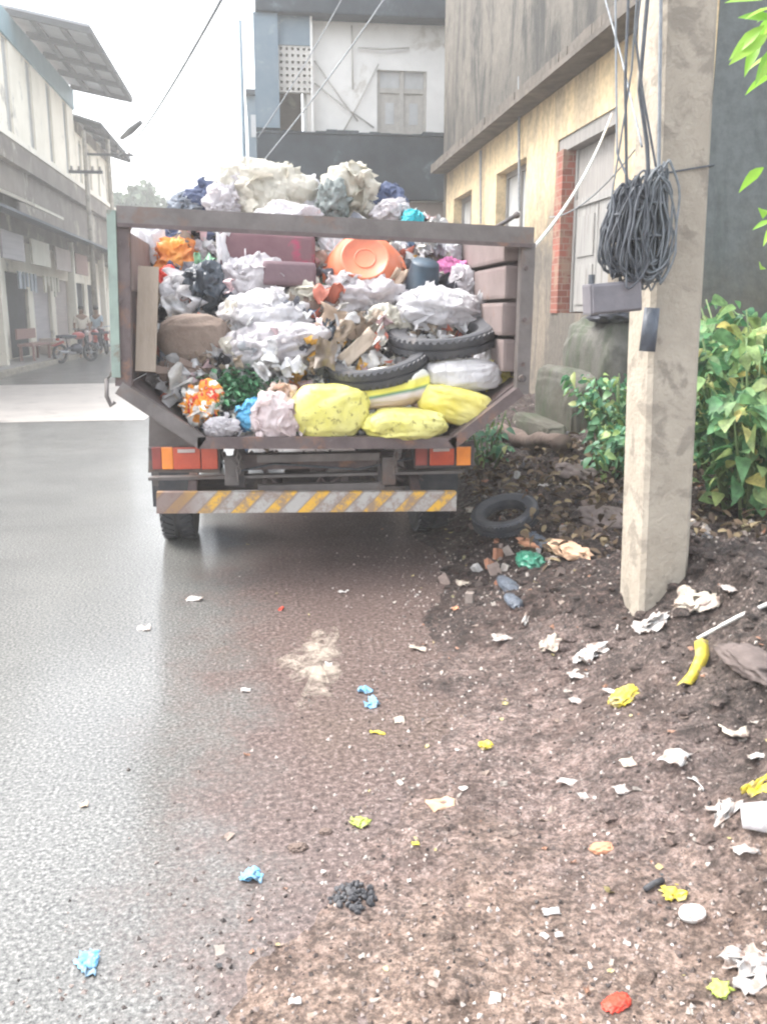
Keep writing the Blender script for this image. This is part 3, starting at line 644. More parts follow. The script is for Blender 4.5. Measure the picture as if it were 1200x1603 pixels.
# ------------------------------------------------------------------ the load
PROF = [(5.12,ZB+.02),(5.22,.95),(5.38,1.15),(5.62,1.38),(5.9,1.62),(6.15,1.82),(6.45,2.02),(6.9,2.16),(7.5,2.14),(8.3,1.9)]
def depth_for(px, py):
    lo, hi = 5.1, 6.8
    for _ in range(30):
        m_ = (lo+hi)/2; z = P(px, py, m_).z
        k = next((i for i in range(len(PROF)-1) if PROF[i][0] <= m_ <= PROF[i+1][0]), 0)
        (a, za), (b, zb) = PROF[k], PROF[k+1]; zs = za+(zb-za)*(m_-a)/(b-a)
        if z > zs: lo = m_
        else: hi = m_
    return lo
def L(px, py, off=0.0):
    return P(px, py, depth_for(px, py)-off)
mb = MB(); nu, nv = 70, 70; vs = []
for j in range(nv):
    t = j/(nv-1)*(len(PROF)-1); k = min(int(t), len(PROF)-2); f = t-k
    Y = PROF[k][0]+(PROF[k+1][0]-PROF[k][0])*f; z = PROF[k][1]+(PROF[k+1][1]-PROF[k][1])*f
    if z < ZS: a = (z-ZB)/(ZS-ZB); x0 = XBL+(XL-XBL)*a+.06; x1 = XBR+(XR-XBR)*a-.06
    else: x0, x1 = XL+.04, XR-.12
    for i in range(nu):
        x = x0+(x1-x0)*i/(nu-1); dn = .09*noise.noise(Vector((x*4, Y*4, z*4)))+.05*noise.noise(Vector((x*11, Y*11, z*11)))
        e = math.sin(math.pi*i/(nu-1))**.4
        zz = z+dn-.15*(1-e)*(1 if z > 1.6 else 0)
        vs.append((x, Y-dn*.7+.05, zz))
mb.add(vs, [(j*nu+i, j*nu+i+1, (j+1)*nu+i+1, (j+1)*nu+i) for j in range(nv-1) for i in range(nu-1)])
tag(mb.build('garbage_heap', 'heap', smooth=True, kind='stuff'), 'mixed refuse packed in the truck bed under the larger bags', 'garbage')
mb = MB(); r3 = random.Random(21)
for i in range(2600):
    t = r3.random()*7.6; k = int(t); f = t-k
    Y = PROF[k][0]+(PROF[k+1][0]-PROF[k][0])*f; z = PROF[k][1]+(PROF[k+1][1]-PROF[k][1])*f
    if z < ZS: a = (z-ZB)/(ZS-ZB); x0 = XBL+(XL-XBL)*a+.1; x1 = XBR+(XR-XBR)*a-.1
    else: x0, x1 = XL+.12, XR-.2
    x = r3.uniform(x0, x1); s_ = r3.uniform(.04, .13)
    mb.sheet((x, Y-r3.uniform(-.02,.07), z+r3.uniform(-.03,.05)), s_, s_*r3.uniform(.5,1.2), i*.173, 6, .5)
tag(mb.build('garbage_scraps', 'scraps', kind='stuff', smooth=True), 'crumpled paper, film and rag scraps filling gaps between the bags in the truck', 'garbage')

def bag(name, px, py, w, h, m, label, cat='bag', off=0.0, seed=None, amp=.22, freq=1.7, power=.85, rot=None, dep=.75, Y=None, sub=5, fine=.25, neck=None, group=None, ridge=True):
    """a filled bag centred on a pixel, w and h in photo pixels"""
    c = P(px, py, Y) if Y else L(px, py, off); sc = (c-CAMPOS).length/F
    W, H = w*sc, h*sc; sd = seed if seed is not None else (px*7+py*3)%97
    film = name != 'sack'
    q = MB(); q.blob(c, (W*(1.1 if film else 1), max(W,H)*dep*.8, H*(1.12 if film else 1)), sd, (amp*1.2 if film else amp*1.25), freq*(1.2 if film else .85), sub, power if not film else 1.0, rot or ((0,R((sd*37)%50-25),0) if film and W < H*1.6 else (0,R((sd*37)%16-8),0) if film else None), 'film', None, 0)
    if film:
        rf = random.Random(sd+5)
        for i in range(7+sd%9):
            th, ph = rf.uniform(0,6.28), rf.uniform(-.9,1.2); dv_ = Vector((math.cos(th)*math.cos(ph), -abs(math.sin(th))*math.cos(ph)*.8, math.sin(ph)))
            pp = c+Vector((dv_.x*W*.46, dv_.y*max(W,H)*dep*.36, dv_.z*H*.46)); s_ = min(W,H)*rf.uniform(.3,.75)
            q.sheet(pp, s_, s_*rf.uniform(.4,.9), sd*.31+i*.77, 9, .55)
    if neck:                       # a knotted, flared mouth
        n0 = c+Vector(neck)*(H*.45); e = Vector(neck).normalized()
        mt = Matrix.Translation(n0)@e.to_track_quat('Z','Y').to_matrix().to_4x4()
        q.lathe([(W*.16,-H*.05),(W*.06,H*.05),(W*.05,H*.08),(W*.12,H*.18),(W*.17,H*.24),(W*.155,H*.24),(W*.04,H*.1)], mt, 14)
        for v in q.v[-98:]: v += Vector((noise.noise(v*30), noise.noise(v*30+Vector((5,5,5))), noise.noise(v*33)))*.02
    return q.build(name, m, smooth=True, label=label, cat=cat, group=group)
# bottom row, left to right
bag('plastic_bag', 318, 632, 50, 50, island_mat('red_orange_white_print', [(0,(.8,.3,.08)),(1,(.8,.3,.08))]), 'crumpled orange and red printed wrapper at the bottom left of the load', off=0.11, amp=.4, fine=.5)
M['wrap'] = bpy.data.materials['red_orange_white_print']
nt = M['wrap'].node_tree; b_ = nt.nodes['Principled BSDF']; v_ = tex_coord(nt); r_ = ramp(nt, [(0,(.8,.78,.74)),(.42,(.85,.82,.76)),(.47,(.9,.35,.05)),(.56,(.75,.08,.04)),(.62,(.85,.7,.5))], 'CONSTANT')
nt.links.new(nz(nt, v_, 12, 2), r_.inputs[0]); nt.links.new(r_.outputs[0], b_.inputs['Base Color'])
bag('plastic_bag', 348, 668, 46, 26, 'w_plastic2', 'small flattened off-white bag resting on the left end of the bottom rail', off=0.14)
bag('plastic_bag', 395, 650, 36, 40, 'blue_plastic', 'sky blue bag squeezed between the green plant waste and a pale pink bag', off=0.13)
M['pinkish'] = plastic('pale_pink_plastic', (.74,.64,.64), (.66,.52,.52), .4, .2)
bag('plastic_bag', 428, 655, 62, 66, 'pinkish', 'pale pink translucent bag left of the round yellow sack', off=0.14, seed=3)
bag('plastic_bag', 442, 622, 40, 36, plastic('peach_plastic', (.80,.55,.42), (.78,.68,.62), .4, .2), 'small peach coloured bag above the pale pink bag', off=0.11)
bag('sack', 516, 645, 122, 84, 'y_sack', 'round bulging yellow speckled sack, largest yellow sack in the truck', 'sack', off=.10, seed=5, amp=.085, freq=1.5, power=.8, fine=.3, dep=.8)
bag('sack', 632, 664, 128, 50, 'y_sack', 'flat yellow sack lying lowest on the bottom rail', 'sack', off=.10, seed=8, amp=.11, power=.8, fine=.35)
bag('sack', 714, 634, 108, 56, 'y_sack2', 'yellow sack with a rust orange end against the sloping right rail', 'sack', off=.10, seed=12, amp=.11, power=.8, rot=(0,R(14),0), fine=.2)
M['striped'] = mat('striped_sack', (.82,.8,.74), (.72,.7,.64), 6, .5, .3, 20)
nt = M['striped'].node_tree; b_ = nt.nodes['Principled BSDF']; t_ = nt.nodes.new('ShaderNodeTexCoord'); s_ = nt.nodes.new('ShaderNodeSeparateXYZ'); nt.links.new(t_.outputs['Object'], s_.inputs[0])
zz = mth(nt, 'ADD', s_.outputs[2], mth(nt, 'MULTIPLY', s_.outputs[0], -.18))
r_ = ramp(nt, [(0,(.50,.36,.32)),(.25,(.62,.56,.54)),(.36,(.08,.22,.14)),(.44,(.80,.75,.12)),(.66,(.84,.78,.2)),(.76,(.82,.82,.76))], 'LINEAR'); nt.links.new(maprange(nt, zz, 0.0, .24), r_.inputs[0]); nt.links.new(r_.outputs[0], b_.inputs['Base Color'])
bag('sack', 606, 607, 132, 62, 'striped', 'yellow and white sack with a dark green stripe, above the lowest yellow sack', 'sack', off=.12, seed=15, amp=.08, power=.78, rot=(0,R(-6),0), fine=.15)
bag('sack', 722, 588, 128, 50, 'w_plastic', 'long white sack under the tyres, beside the striped sack', 'sack', off=.13, seed=18, amp=.1, power=.8, fine=.15)
bag('plastic_bag', 783, 590, 36, 56, 'y_sack2', 'small upright yellow bag wedged against the right wall of the truck', off=.03, seed=22)
bag('plastic_bag', 768, 558, 30, 40, 'w_plastic', 'twisted white bag standing at the right end of the long white sack', off=.08, seed=27, amp=.45)
mb = MB(); r9 = random.Random(77); i = 0
KEEP = [(L(*p_), rr) for p_, rr in (((571,416),.25),((400,398),.25),((470,400),.2),((452,432),.14),((662,434),.12),((640,535),.16),((720,525),.2),((560,575),.18),((300,530),.17),((276,408),.10),((316,455),.10))]
while i < 150:
    t = 2.0+r9.random()*5.2; k = int(t); f = t-k
    Y = PROF[k][0]+(PROF[k+1][0]-PROF[k][0])*f; z = PROF[k][1]+(PROF[k+1][1]-PROF[k][1])*f
    if z < ZS: a = (z-ZB)/(ZS-ZB); x0 = XBL+(XL-XBL)*a+.15; x1 = XBR+(XR-XBR)*a-.15
    else: x0, x1 = XL+.2, XR-.25
    p_ = Vector((r9.uniform(x0,x1), Y-r9.uniform(.03,.26), z+r9.uniform(-.02,.08))); s_ = r9.uniform(.06, .18)
    if any(math.hypot(p_.x-q_.x, p_.z-q_.z) < rr for q_, rr in KEEP): continue
    i += 1; mb.sheet(p_, s_, s_*r9.uniform(.35,.9), i*.419, 10, .4)
tag(mb.build('film_scraps', 'scraps', kind='stuff', smooth=True), 'loose torn film and paper hanging between the bags in the truck', 'garbage')
# tyres
def tyre_obj(name, c, Rr, w, rot, label, r_in=None, group=None):
    m = Matrix.Translation(c)@Euler(rot).to_matrix().to_4x4(); r_in = r_in or Rr*.66
    q = MB().lathe(tyre_prof(Rr, w, r_in), m, 64, True)
    for k in range(48):
        a = 2*math.pi*k/48
        for sg in (-1, 1):
            mm = m@Matrix.Rotation(a, 4, 'Z')@Matrix.Translation((Rr, 0, sg*w*.27))@Matrix.Rotation(.5*sg, 4, 'X')
            q.add([mm@Vector((x,y,z)) for x in (-.008,.0005) for y in (-.009,.009) for z in (-w*.16,w*.16)], [(0,1,3,2),(4,6,7,5),(0,4,5,1),(2,3,7,6),(0,2,6,4),(1,5,7,3)])
    return q.build(name, 'rubber', label=label, cat='tyre', group=group)
tyre_obj('tyre', P(692,526,5.45), .335, .12, (R(12),R(-6),0), 'upper worn black tyre lying flat in the load under a white bag')
tyre_obj('tyre', P(592,572,5.30), .30, .115, (R(12),R(-11),0), 'lower black tyre jutting left above the striped yellow and white sack')
tg = G(800, 838); tyre_obj('tyre', tg+Vector((0,.16,.095)), .215, .095, (R(14),R(-16),0), 'grey black scooter tyre lying alone on the dirt beside the truck', .135)
# middle and upper load
q = MB(); r4 = random.Random(9)
for i in range(620):
    c = L(r4.gauss(368,26), r4.gauss(612,14), r4.uniform(.06,.16)); q.leaf(c, (r4.uniform(-1,1), r4.uniform(-1,.3), r4.uniform(-.3,1)), r4.uniform(.04,.09), r4.uniform(.02,.04), .4)
q.build('plant_waste', 'leaf_waste', smooth=True, label='heap of cut green leaves dumped in the lower left of the load', cat='plant waste', kind='stuff')
bag('sack', 305, 530, 104, 72, 'brown_sack', 'brown jute sack beside the plank on the left of the load', 'sack', off=.09, seed=31, amp=.06, power=.7, fine=.2)
bag('plastic_bag', 288, 468, 62, 60, 'w_plastic', 'clean white bag on top of the brown sack', off=.06, seed=33, amp=.25)
bag('plastic_bag', 316, 455, 58, 74, 'b_plastic', 'shiny black bag slumped over the white bag at left', off=.13, seed=36, amp=.30, rot=(0,R(38),0))
bag('plastic_bag', 276, 408, 54, 52, 'o_plastic', 'bright orange bag high on the left side of the load', off=.08, seed=38, amp=.35)
bag('plastic_bag', 262, 442, 30, 36, 'red', 'small red bag below the bright orange bag', off=.05, seed=39, amp=.35)
bag('plastic_bag', 238, 395, 36, 72, 'w_plastic', 'white bag bunched against the left post under the top rail', off=.08, seed=41, amp=.4, fine=.5)
bag('cloth_bundle', 282, 375, 90, 26, 'navy', 'navy and maroon cloth bundle just under the top rail at left', 'cloth', seed=43, amp=.3)
bag('plastic_bag', 320, 408, 44, 40, 'w_plastic2', 'off-white bag between the orange bag and the maroon cushion', off=.02, seed=44, amp=.35)
pk = L(418, 398, .24)
q = MB().box(pk, (.60,.22,.235), (R(-8),R(3),R(4)), .035); q.build('cushion', 'mattress', smooth=True, label='maroon cushion with pink stains under the top rail', cat='cushion')
q = MB().box(L(452, 432, .22), (.33,.2,.15), (R(-8),R(2),R(2)), .03); q.build('cushion', 'mauve', smooth=True, label='plain mauve cushion below the stained maroon one', cat='cushion')
q = MB().sheet(L(350,398,.36), .10,.28, 3.3, 8, .12, Euler((R(90),0,R(20))).to_matrix()); q.build('paper_sheet', 'w_plastic', smooth=True, label='white sheet folded over the left end of the maroon cushion', cat='sheet', solid=.004)
bag('plastic_bag', 395, 448, 96, 78, 'w_plastic2', 'big off-white translucent bag below the maroon cushion', off=.10, seed=51, amp=.28)
bag('plastic_bag', 418, 498, 116, 62, 'w_plastic', 'wide white bag in the middle of the load right of the brown sack', off=.10, seed=53, amp=.24)
bag('plastic_bag', 428, 548, 136, 66, 'w_plastic2', 'largest milky white bag low in the middle above the plant waste', off=.10, seed=55, amp=.22, freq=2.1)
q = MB(); r5 = random.Random(12)
for i in range(16):
    c = L(r5.uniform(262,372), r5.uniform(560,598), r5.uniform(0,.06)); q.box(c, (r5.uniform(.12,.3),.006,r5.uniform(.03,.07)), (r5.uniform(-.5,.5), R(r5.uniform(8,32)), r5.uniform(-.3,.3)))
q.build('cardboard_strips', 'card_d', label='torn strips of wet brown cardboard under the brown sack', cat='cardboard')
plk = MB().beam(P(233,418,5.33), P(228,582,5.2), .11, .03, up=(0,1,0)); plk.build('plank', 'plank', label='upright tan plank inside the left wall of the truck', cat='plank')
# basin
bc = L(571, 416, .26); ax = (CAMPOS+Vector((0.1,0,3.4))-bc).normalized(); mt = Matrix.Translation(bc)@ax.to_track_quat('Z','Y').to_matrix().to_4x4()
pr = [(.0,.085),(.13,.087),(.14,.098),(.15,.098),(.157,.083),(.19,.065),(.225,.015),(.245,-.05),(.255,-.10),(.275,-.105),(.275,-.115),(.248,-.112),(.235,-.05),(.21,.01),(.17,.06),(0,.075)]
b0 = MB().lathe(pr, mt, 64); 
for v in b0.v: v += Vector((0,0,1))*.012*noise.noise(v*4)
b0 = b0.build('basin', 'basin', smooth=True, label='upturned orange plastic basin under the top rail', cat='basin')
MB().lathe([(.06,.086),(.062,.092),(.068,.092),(.07,.086)], mt, 40).build('base_ring', 'basin', b0, smooth=True)
# bin (slate bucket) right of the basin
bc = L(662,434,.20); mt = Matrix.Translation(bc)@Euler((R(-158),R(6),0)).to_matrix().to_4x4()
bk = MB().lathe([(0,-.10),(.085,-.10),(.09,-.09),(.115,.09),(.128,.092),(.128,.105),(.112,.105),(.083,-.085),(0,-.088)], mt, 36).build('bucket', 'bin_dark', smooth=True, label='dark slate blue bucket right of the orange basin', cat='bucket')
MB().tube([mt@Vector((.12*math.cos(a), .12*math.sin(a)*.4-.1, .10-.1*math.sin(a))) for a in [math.pi*i/14 for i in range(15)]], .004, 6).build('handle', 'chrome', bk, smooth=True)
bag('plastic_bag', 700, 395, 56, 46, 'w_plastic', 'white bag under the top rail above the pink cloth', off=.06, seed=61, amp=.3)
bag('cloth_bundle', 708, 423, 40, 30, 'pink', 'pink cloth bundle beside the dark slate bucket', 'cloth', off=.11, seed=63, amp=.3)
bag('plastic_bag', 728, 452, 38, 48, 'w_plastic2', 'off-white bag right of the pink cloth', off=.06, seed=64, amp=.4)
bag('plastic_bag', 640, 396, 36, 32, 'w_plastic2', 'small off-white bag between the basin and the white bag', off=.02, seed=65, amp=.4)
bag('plastic_bag', 690, 485, 122, 58, 'w_plastic', 'large white bag lying on top of the upper tyre', off=.14, seed=67, amp=.22)
bag('plastic_bag', 520, 400, 34, 60, 'w_plastic', 'white bag squeezed between the cushions and the orange basin', off=.02, seed=69, amp=.4)
bag('plastic_bag', 560, 470, 110, 60, 'w_plastic2', 'wide crumpled white bag below the orange basin', off=.06, seed=71, amp=.34, fine=.5)
bag('plastic_bag', 598, 512, 66, 50, 'cream_plastic', 'cream bag left of the upper tyre', off=.05, seed=73, amp=.34)
for (px, py, w, h, rt, mm, lb) in [(535,510,.30,.20,(80,18,10),'card','torn brown cardboard flap in the middle of the load'), (505,470,.26,.12,(70,-20,0),'card_d','dark wet cardboard piece below the mauve cushion'),
        (608,455,.30,.07,(84,-55,5),'card','long narrow cardboard strip leaning below the orange basin'), (560,545,.26,.09,(80,-40,5),'plank','pale card strip above the lower tyre')]:
    MB().sheet(L(px,py,.16), w, h, px*.1, 9, .12, Euler(tuple(R(a) for a in rt)).to_matrix()).build('cardboard', mm, smooth=True, label=lb, cat='cardboard', solid=.006)
bag('plastic_bag', 482, 478, 54, 50, 'cream_plastic', 'cream coloured bag right of the off-white translucent bag', off=.05, seed=75, amp=.4)
bag('plastic_bag', 505, 540, 48, 60, 'b_plastic', 'dark limp bag behind the left end of the lower tyre', off=.02, seed=77, amp=.4)
# on top, above the rail
def top(name, px, py, w, h, m, label, Y=6.55, cat='bag', **k): return bag(name, px, py, w, h, m, label, cat, Y=Y, **k)
top('plastic_bag', 420, 312, 118, 84, 'cream_plastic', 'big cream bag forming the highest left part of the heap', amp=.3, seed=81, fine=.45)
top('plastic_bag', 385, 292, 46, 36, 'w_plastic2', 'small crinkled bag on the peak left of the big cream bag', amp=.45, seed=82, Y=6.5)
top('plastic_bag', 480, 318, 64, 52, 'w_plastic', 'bright white bag right of the big cream bag above the rail', amp=.3, seed=83)
top('plastic_bag', 548, 310, 70, 72, 'cream_plastic', 'tall twisted white bag at the right peak of the heap', amp=.42, seed=85, fine=.5)
top('plastic_bag', 520, 322, 38, 52, island_mat('grey_green_bag', [(0,(.22,.25,.24)),(1,(.26,.29,.28))]), 'grey green bag in front of the right peak', amp=.4, seed=86, Y=6.4)
top('cloth_bundle', 600, 318, 56, 38, 'navy', 'dark blue bundle with a pale centre on the right of the heap', amp=.3, seed=87, cat='cloth')
top('plastic_bag', 612, 332, 46, 30, 'w_plastic2', 'off-white bag below the dark blue bundle', amp=.4, seed=88, Y=6.4)
top('plastic_bag', 645, 344, 26, 22, 'teal_plastic', 'small turquoise bag peeping over the rail at right', amp=.3, seed=89, Y=6.3)
top('cloth_bundle', 330, 312, 56, 36, 'navy', 'dark blue cloth bundle at the left shoulder of the heap', amp=.35, seed=91, cat='cloth')
top('plastic_bag', 352, 322, 44, 40, 'w_plastic2', 'off-white bag between the blue cloth bundle and the big cream bag', amp=.4, seed=92, Y=6.45)
top('plastic_bag', 295, 322, 44, 26, island_mat('blue_grey_bag', [(0,(.28,.31,.36)),(1,(.30,.33,.38))]), 'blue grey bag at the far left end of the heap', amp=.4, seed=93)
top('plastic_bag', 455, 345, 90, 40, 'w_plastic2', 'milky bag partly behind the middle of the top rail', amp=.3, seed=94, Y=6.2)

# ------------------------------------------------------------------ utility pole with cables
pb = G(1030, 962); PY = pb.y+.12; fl = P(1001, 962, PY).x; fr = P(1076, 930, PY).x
tx0, tx1 = P(1038, 0, PY).x, P(1126, 0, PY).x; zt0 = P(1080, 0, PY).z
k = (6.5-pb.z)/(zt0-pb.z)
def px_at(z): t = (z-pb.z)/(zt0-pb.z); return fl+(tx0-fl)*t, fr+(tx1-fr)*t
pole = empty('utility_pole', ((fl+fr)/2, PY+.11, pb.z), 'square concrete utility pole with cable coils standing in the dirt verge', 'utility pole')
q = MB(); rings = []; ch = .018
zs = [-.25+pb.z, pb.z, pb.z+.3, .9, 1.3, 1.7, 2.2, 2.8, 3.5, 4.5, 6.5]
for z in zs:
    a, b = px_at(z)
    rings.append([(a+ch,PY,z),(b-ch,PY,z),(b,PY+ch,z),(b,PY+.24-ch,z),(b-ch,PY+.24,z),(a+ch,PY+.24,z),(a,PY+.24-ch,z),(a,PY+ch,z)])
vs = [Vector(p) for r_ in rings for p in r_]
for v in vs: v += Vector((noise.noise(v*3), noise.noise(v*3+Vector((9,0,0))), 0))*.004
fs = [(i*8+j, i*8+(j+1)%8, (i+1)*8+(j+1)%8, (i+1)*8+j) for i in range(len(zs)-1) for j in range(8)]+[tuple(range(8))[::-1], tuple((len(zs)-1)*8+j for j in range(8))]
q.add(vs, fs).build('shaft', 'concrete', pole)
a, b = px_at(1.45); q = MB(); q.tube([P(1012,550,PY-.03), P(1020,482,PY-.03)], [.032,.030], 14); q.build('pipe_sleeve', 'slate', pole, smooth=True)
q = MB(); z_ = P(1000,265,PY).z
a, b = px_at(z_); q.tube([(a-.012,PY-.008,z_-.02),(b+.008,PY-.01,z_+.02),(b+.008,PY+.25,z_+.02),(a-.012,PY+.25,z_-.02)], .004, 6, True); q.build('tie_wire', 'cable', pole)
def coil(name, cpx, cpy, w, h, n, m, label, seed, Y, dep=.13, rad=.0045):
    rg_ = random.Random(seed); c = P(cpx, cpy, Y); sc = (c-CAMPOS).length/F; q = MB(); W, H = w*sc/2, h*sc/2
    for i in range(n):
        a_ = rg_.uniform(.25,1.05); hh = H*rg_.uniform(.68,1.04); off = Vector((rg_.uniform(-.25,.25)*W, rg_.uniform(-dep,dep)*.5, rg_.uniform(-.05,.02)*H)); tw = rg_.uniform(-.5,.5)
        pts = []
        for k_ in range(34):
            th = 2*math.pi*k_/34; x = math.cos(th)*W*a_*(.72-.28*math.sin(th)); z = math.sin(th)*hh
            wob = .03*noise.noise(Vector((th*1.2, i*3.1, seed)))
            pts.append(c+off+Vector((x*math.cos(tw)+wob, x*math.sin(tw)*.8+rg_.uniform(-.001,.001), z+wob)))
        q.tube(pts, rad*rg_.uniform(.7,1.1), 6, True)
    for z in (.35, -.2):
        q.tube([c+Vector((math.cos(t)*W*.5, math.sin(t)*.05, z*H)) for t in [2*math.pi*i/18 for i in range(18)]], .006, 6, True)
    return q.build(name, m, smooth=True, label=label, cat='cable coil')
CY = PY-.10
coil('cable_coil', 1020, 352, 70, 160, 40, 'cable_mid', 'large loose coil of grey cable hanging against the pole', 1, CY)
coil('cable_coil', 968, 362, 58, 122, 34, 'cable', 'smaller black cable coil left of the large grey coil', 2, CY+.02)
coil('cable_coil', 990, 360, 50, 146, 24, 'cable', 'narrow dark coil of cable between the large grey coil and the small black one', 3, CY-.02)
def wire(name, pts, r, m, label, cat='cable', sag=0.0, n=20, seg=6, org=None):
    out = []
    for (a, b) in zip(pts, pts[1:]):
        for i in range(n): t = i/n; out.append(Vector(a).lerp(Vector(b), t)+Vector((0,0,-sag*4*t*(1-t))))
    out.append(Vector(pts[-1])); return MB().tube(out, r, seg).build(name, m, smooth=True, label=label, cat=cat)
wire('cable', [P(985,-60,CY), P(978,120,CY), P(980,300,CY)], .006, 'cable', 'black cable dropping from above to the smaller black coil')
wire('cable', [P(1018,-60,CY), P(1000,140,CY), P(1012,225,CY), P(1015,290,CY)], .008, 'cable', 'thicker kinked cable dropping to the large grey coil')
wire('cable', [P(1034,-60,CY+.05), P(1030,300,CY+.05)], .007, 'cable2', 'grey cable running down the left edge of the pole')
wire('cable', [P(962,-60,CY), P(965,240,CY), P(990,300,CY)], .004, 'cable2', 'thin grey cable hanging furthest from the pole')
wire('cable', [P(930,-60,CY+.6), P(972,90,CY+.3), P(1004,230,CY)], .004, 'cable2', 'thin slack cable joining the kinked cable from the upper left')
wire('cable', [P(1008,-60,CY-.02), P(994,60,CY-.02), P(1006,150,CY-.03), P(1030,285,CY-.03)], .0045, 'cable', 'wavy thin black cable close to the left edge of the pole')
wire('cable', [P(1000,-60,CY), P(988,110,CY), P(958,300,CY), P(952,350,CY)], .004, 'cable_mid', 'thin cable bending left down to the smaller black coil')
jb = empty('junction_box', P(957,466,CY), 'small grey metal box hanging below the cable coils beside the pole', 'junction box')
sc = .0032; c = P(957,466,CY)
MB().box(c, (.205,.09,.115), (0,R(-5),0), .008).build('case', 'box_grey', jb)
MB().box(c+Vector((0,-.05,0)), (.19,.012,.10), (0,R(-5),0), .004).build('lid', 'box_grey', jb)
for dx in (-.085,.09): MB().tube([c+Vector((dx,0,.05)), c+Vector((dx,0,.085))], .012, 8).build('cable_gland', 'cable', jb)
wire('cable', [c+Vector((.085,0,.08)), P(985,420,CY)], .004, 'cable', 'short black lead joining the grey box to the coils above', n=6)

# ------------------------------------------------------------------ right building
WX = 3.75
def wy(px): return PXW(px, 300, WX).y
Y0, Y1 = PXW(1045,300,WX).y, PXW(703,300,WX).y+.3
zc = 1.5+(PXW(860,143,WX).z-1.5)
rb = empty('old_yellow_house', (WX+3, (Y0+Y1)/2, 0), 'weathered yellow limewashed house with grey upper storey right of the truck', 'house')
def wall_open(x, y0, y1, z0, z1, holes, m, name, parent, th=.35, axis='x', sgn=1):
    """wall in a plane with true openings and reveals; holes=(a0,a1,z0,z1)"""
    A = sorted({y0, y1, *[h[0] for h in holes], *[h[1] for h in holes]}); Z = sorted({z0, z1, *[h[2] for h in holes], *[h[3] for h in holes]})
    q = MB()
    def pt(a, z, d): return (x+d*sgn, a, z) if axis == 'x' else (a, x+d*sgn, z)
    for i in range(len(A)-1):
        for j in range(len(Z)-1):
            a0, a1, b0, b1 = A[i], A[i+1], Z[j], Z[j+1]; am, bm_ = (a0+a1)/2, (b0+b1)/2
            if any(h[0] < am < h[1] and h[2] < bm_ < h[3] for h in holes): continue
            for d in (0, th): q.add([pt(a0,b0,d), pt(a1,b0,d), pt(a1,b1,d), pt(a0,b1,d)], [(0,1,2,3)])
    for h in list(holes)+[(y0,y1,z0,z1)]:
        a0, a1, b0, b1 = h
        for s_, e_ in (((a0,b0),(a1,b0)),((a1,b0),(a1,b1)),((a1,b1),(a0,b1)),((a0,b1),(a0,b0))):
            q.add([pt(*s_,0), pt(*e_,0), pt(*e_,th), pt(*s_,th)], [(0,1,2,3)])
    bm = bmesh.new(); o = q.build(name, m, parent); bm.from_mesh(o.data); bmesh.ops.remove_doubles(bm, verts=bm.verts, dist=.001); bmesh.ops.recalc_face_normals(bm, faces=bm.faces); bm.to_mesh(o.data); bm.free()
    return o
# openings
d0, d1 = PXW(958,300,WX).y, PXW(870,300,WX).y; dz1 = PXW(955,172,WX).z; dz0 = PXW(930,490,WX).z
w0, w1 = PXW(822,300,WX).y, PXW(776,300,WX).y; wz1 = PXW(820,247,WX).z; wz0 = wz1-1.5
v0, v1 = PXW(738,300,WX).y, PXW(710,300,WX).y; vz1 = wz1
wall_open(WX, Y0, Y1, -.1, zc, [(d0,d1,dz0,dz1),(w0,w1,wz0,wz1),(v0,v1,wz0,vz1)], 'wall_yellow', 'front_wall', rb)
UX = WX-.06
wall_open(UX, Y0-.05, Y1+.05, zc+.143, 8.6, [], 'wall_upper', 'upper_wall', rb, .35)
q = MB(); yy = Y0-.2
prev = None
pts = []
n = 40
for i in range(n+1):
    y = Y0-.15+(Y1-Y0+.4)*i/n; pts.append(y)
for a, b in zip(pts, pts[1:]):
    w_ = .28+.03*noise.noise(Vector((a*1.5,0,0)))
    q.bb((WX-w_, a, zc+.003+.015*noise.noise(Vector((a*1.1,3,0)))), (WX+.3, b+.001, zc+.14))
q.build('ledge', 'cornice', rb)
MB().bb((WX-.33,Y0-.1,zc-.06),(WX-.003,Y1,zc-.0)).build('ledge_soffit', 'cornice', rb)
side = wall_open(Y0-.02, WX+.36, 13.5, -.1, 8.6, [], 'wall_dark', 'side_wall', rb, .3, 'y')
q = MB().bb((WX-.002-.04,Y0-.019,-.1),(WX+.355,Y0+.4,zc-.065)); q.build('corner_pilaster', 'wall_yellow', rb)
MB().bb((WX+.002,Y1+.003,-.1),(WX+8,Y1+.3,8.6)).build('back_wall', 'wall_upper', rb)
MB().bb((UX-.5,Y0-.5,8.61),(WX+9.6,Y1+.6,8.75)).build('roof', 'roof_sheet', rb)
MB().bb((WX+.9,Y0+.3,0),(WX+.95,Y1,zc)).build('inner_wall', 'dark_in', rb)
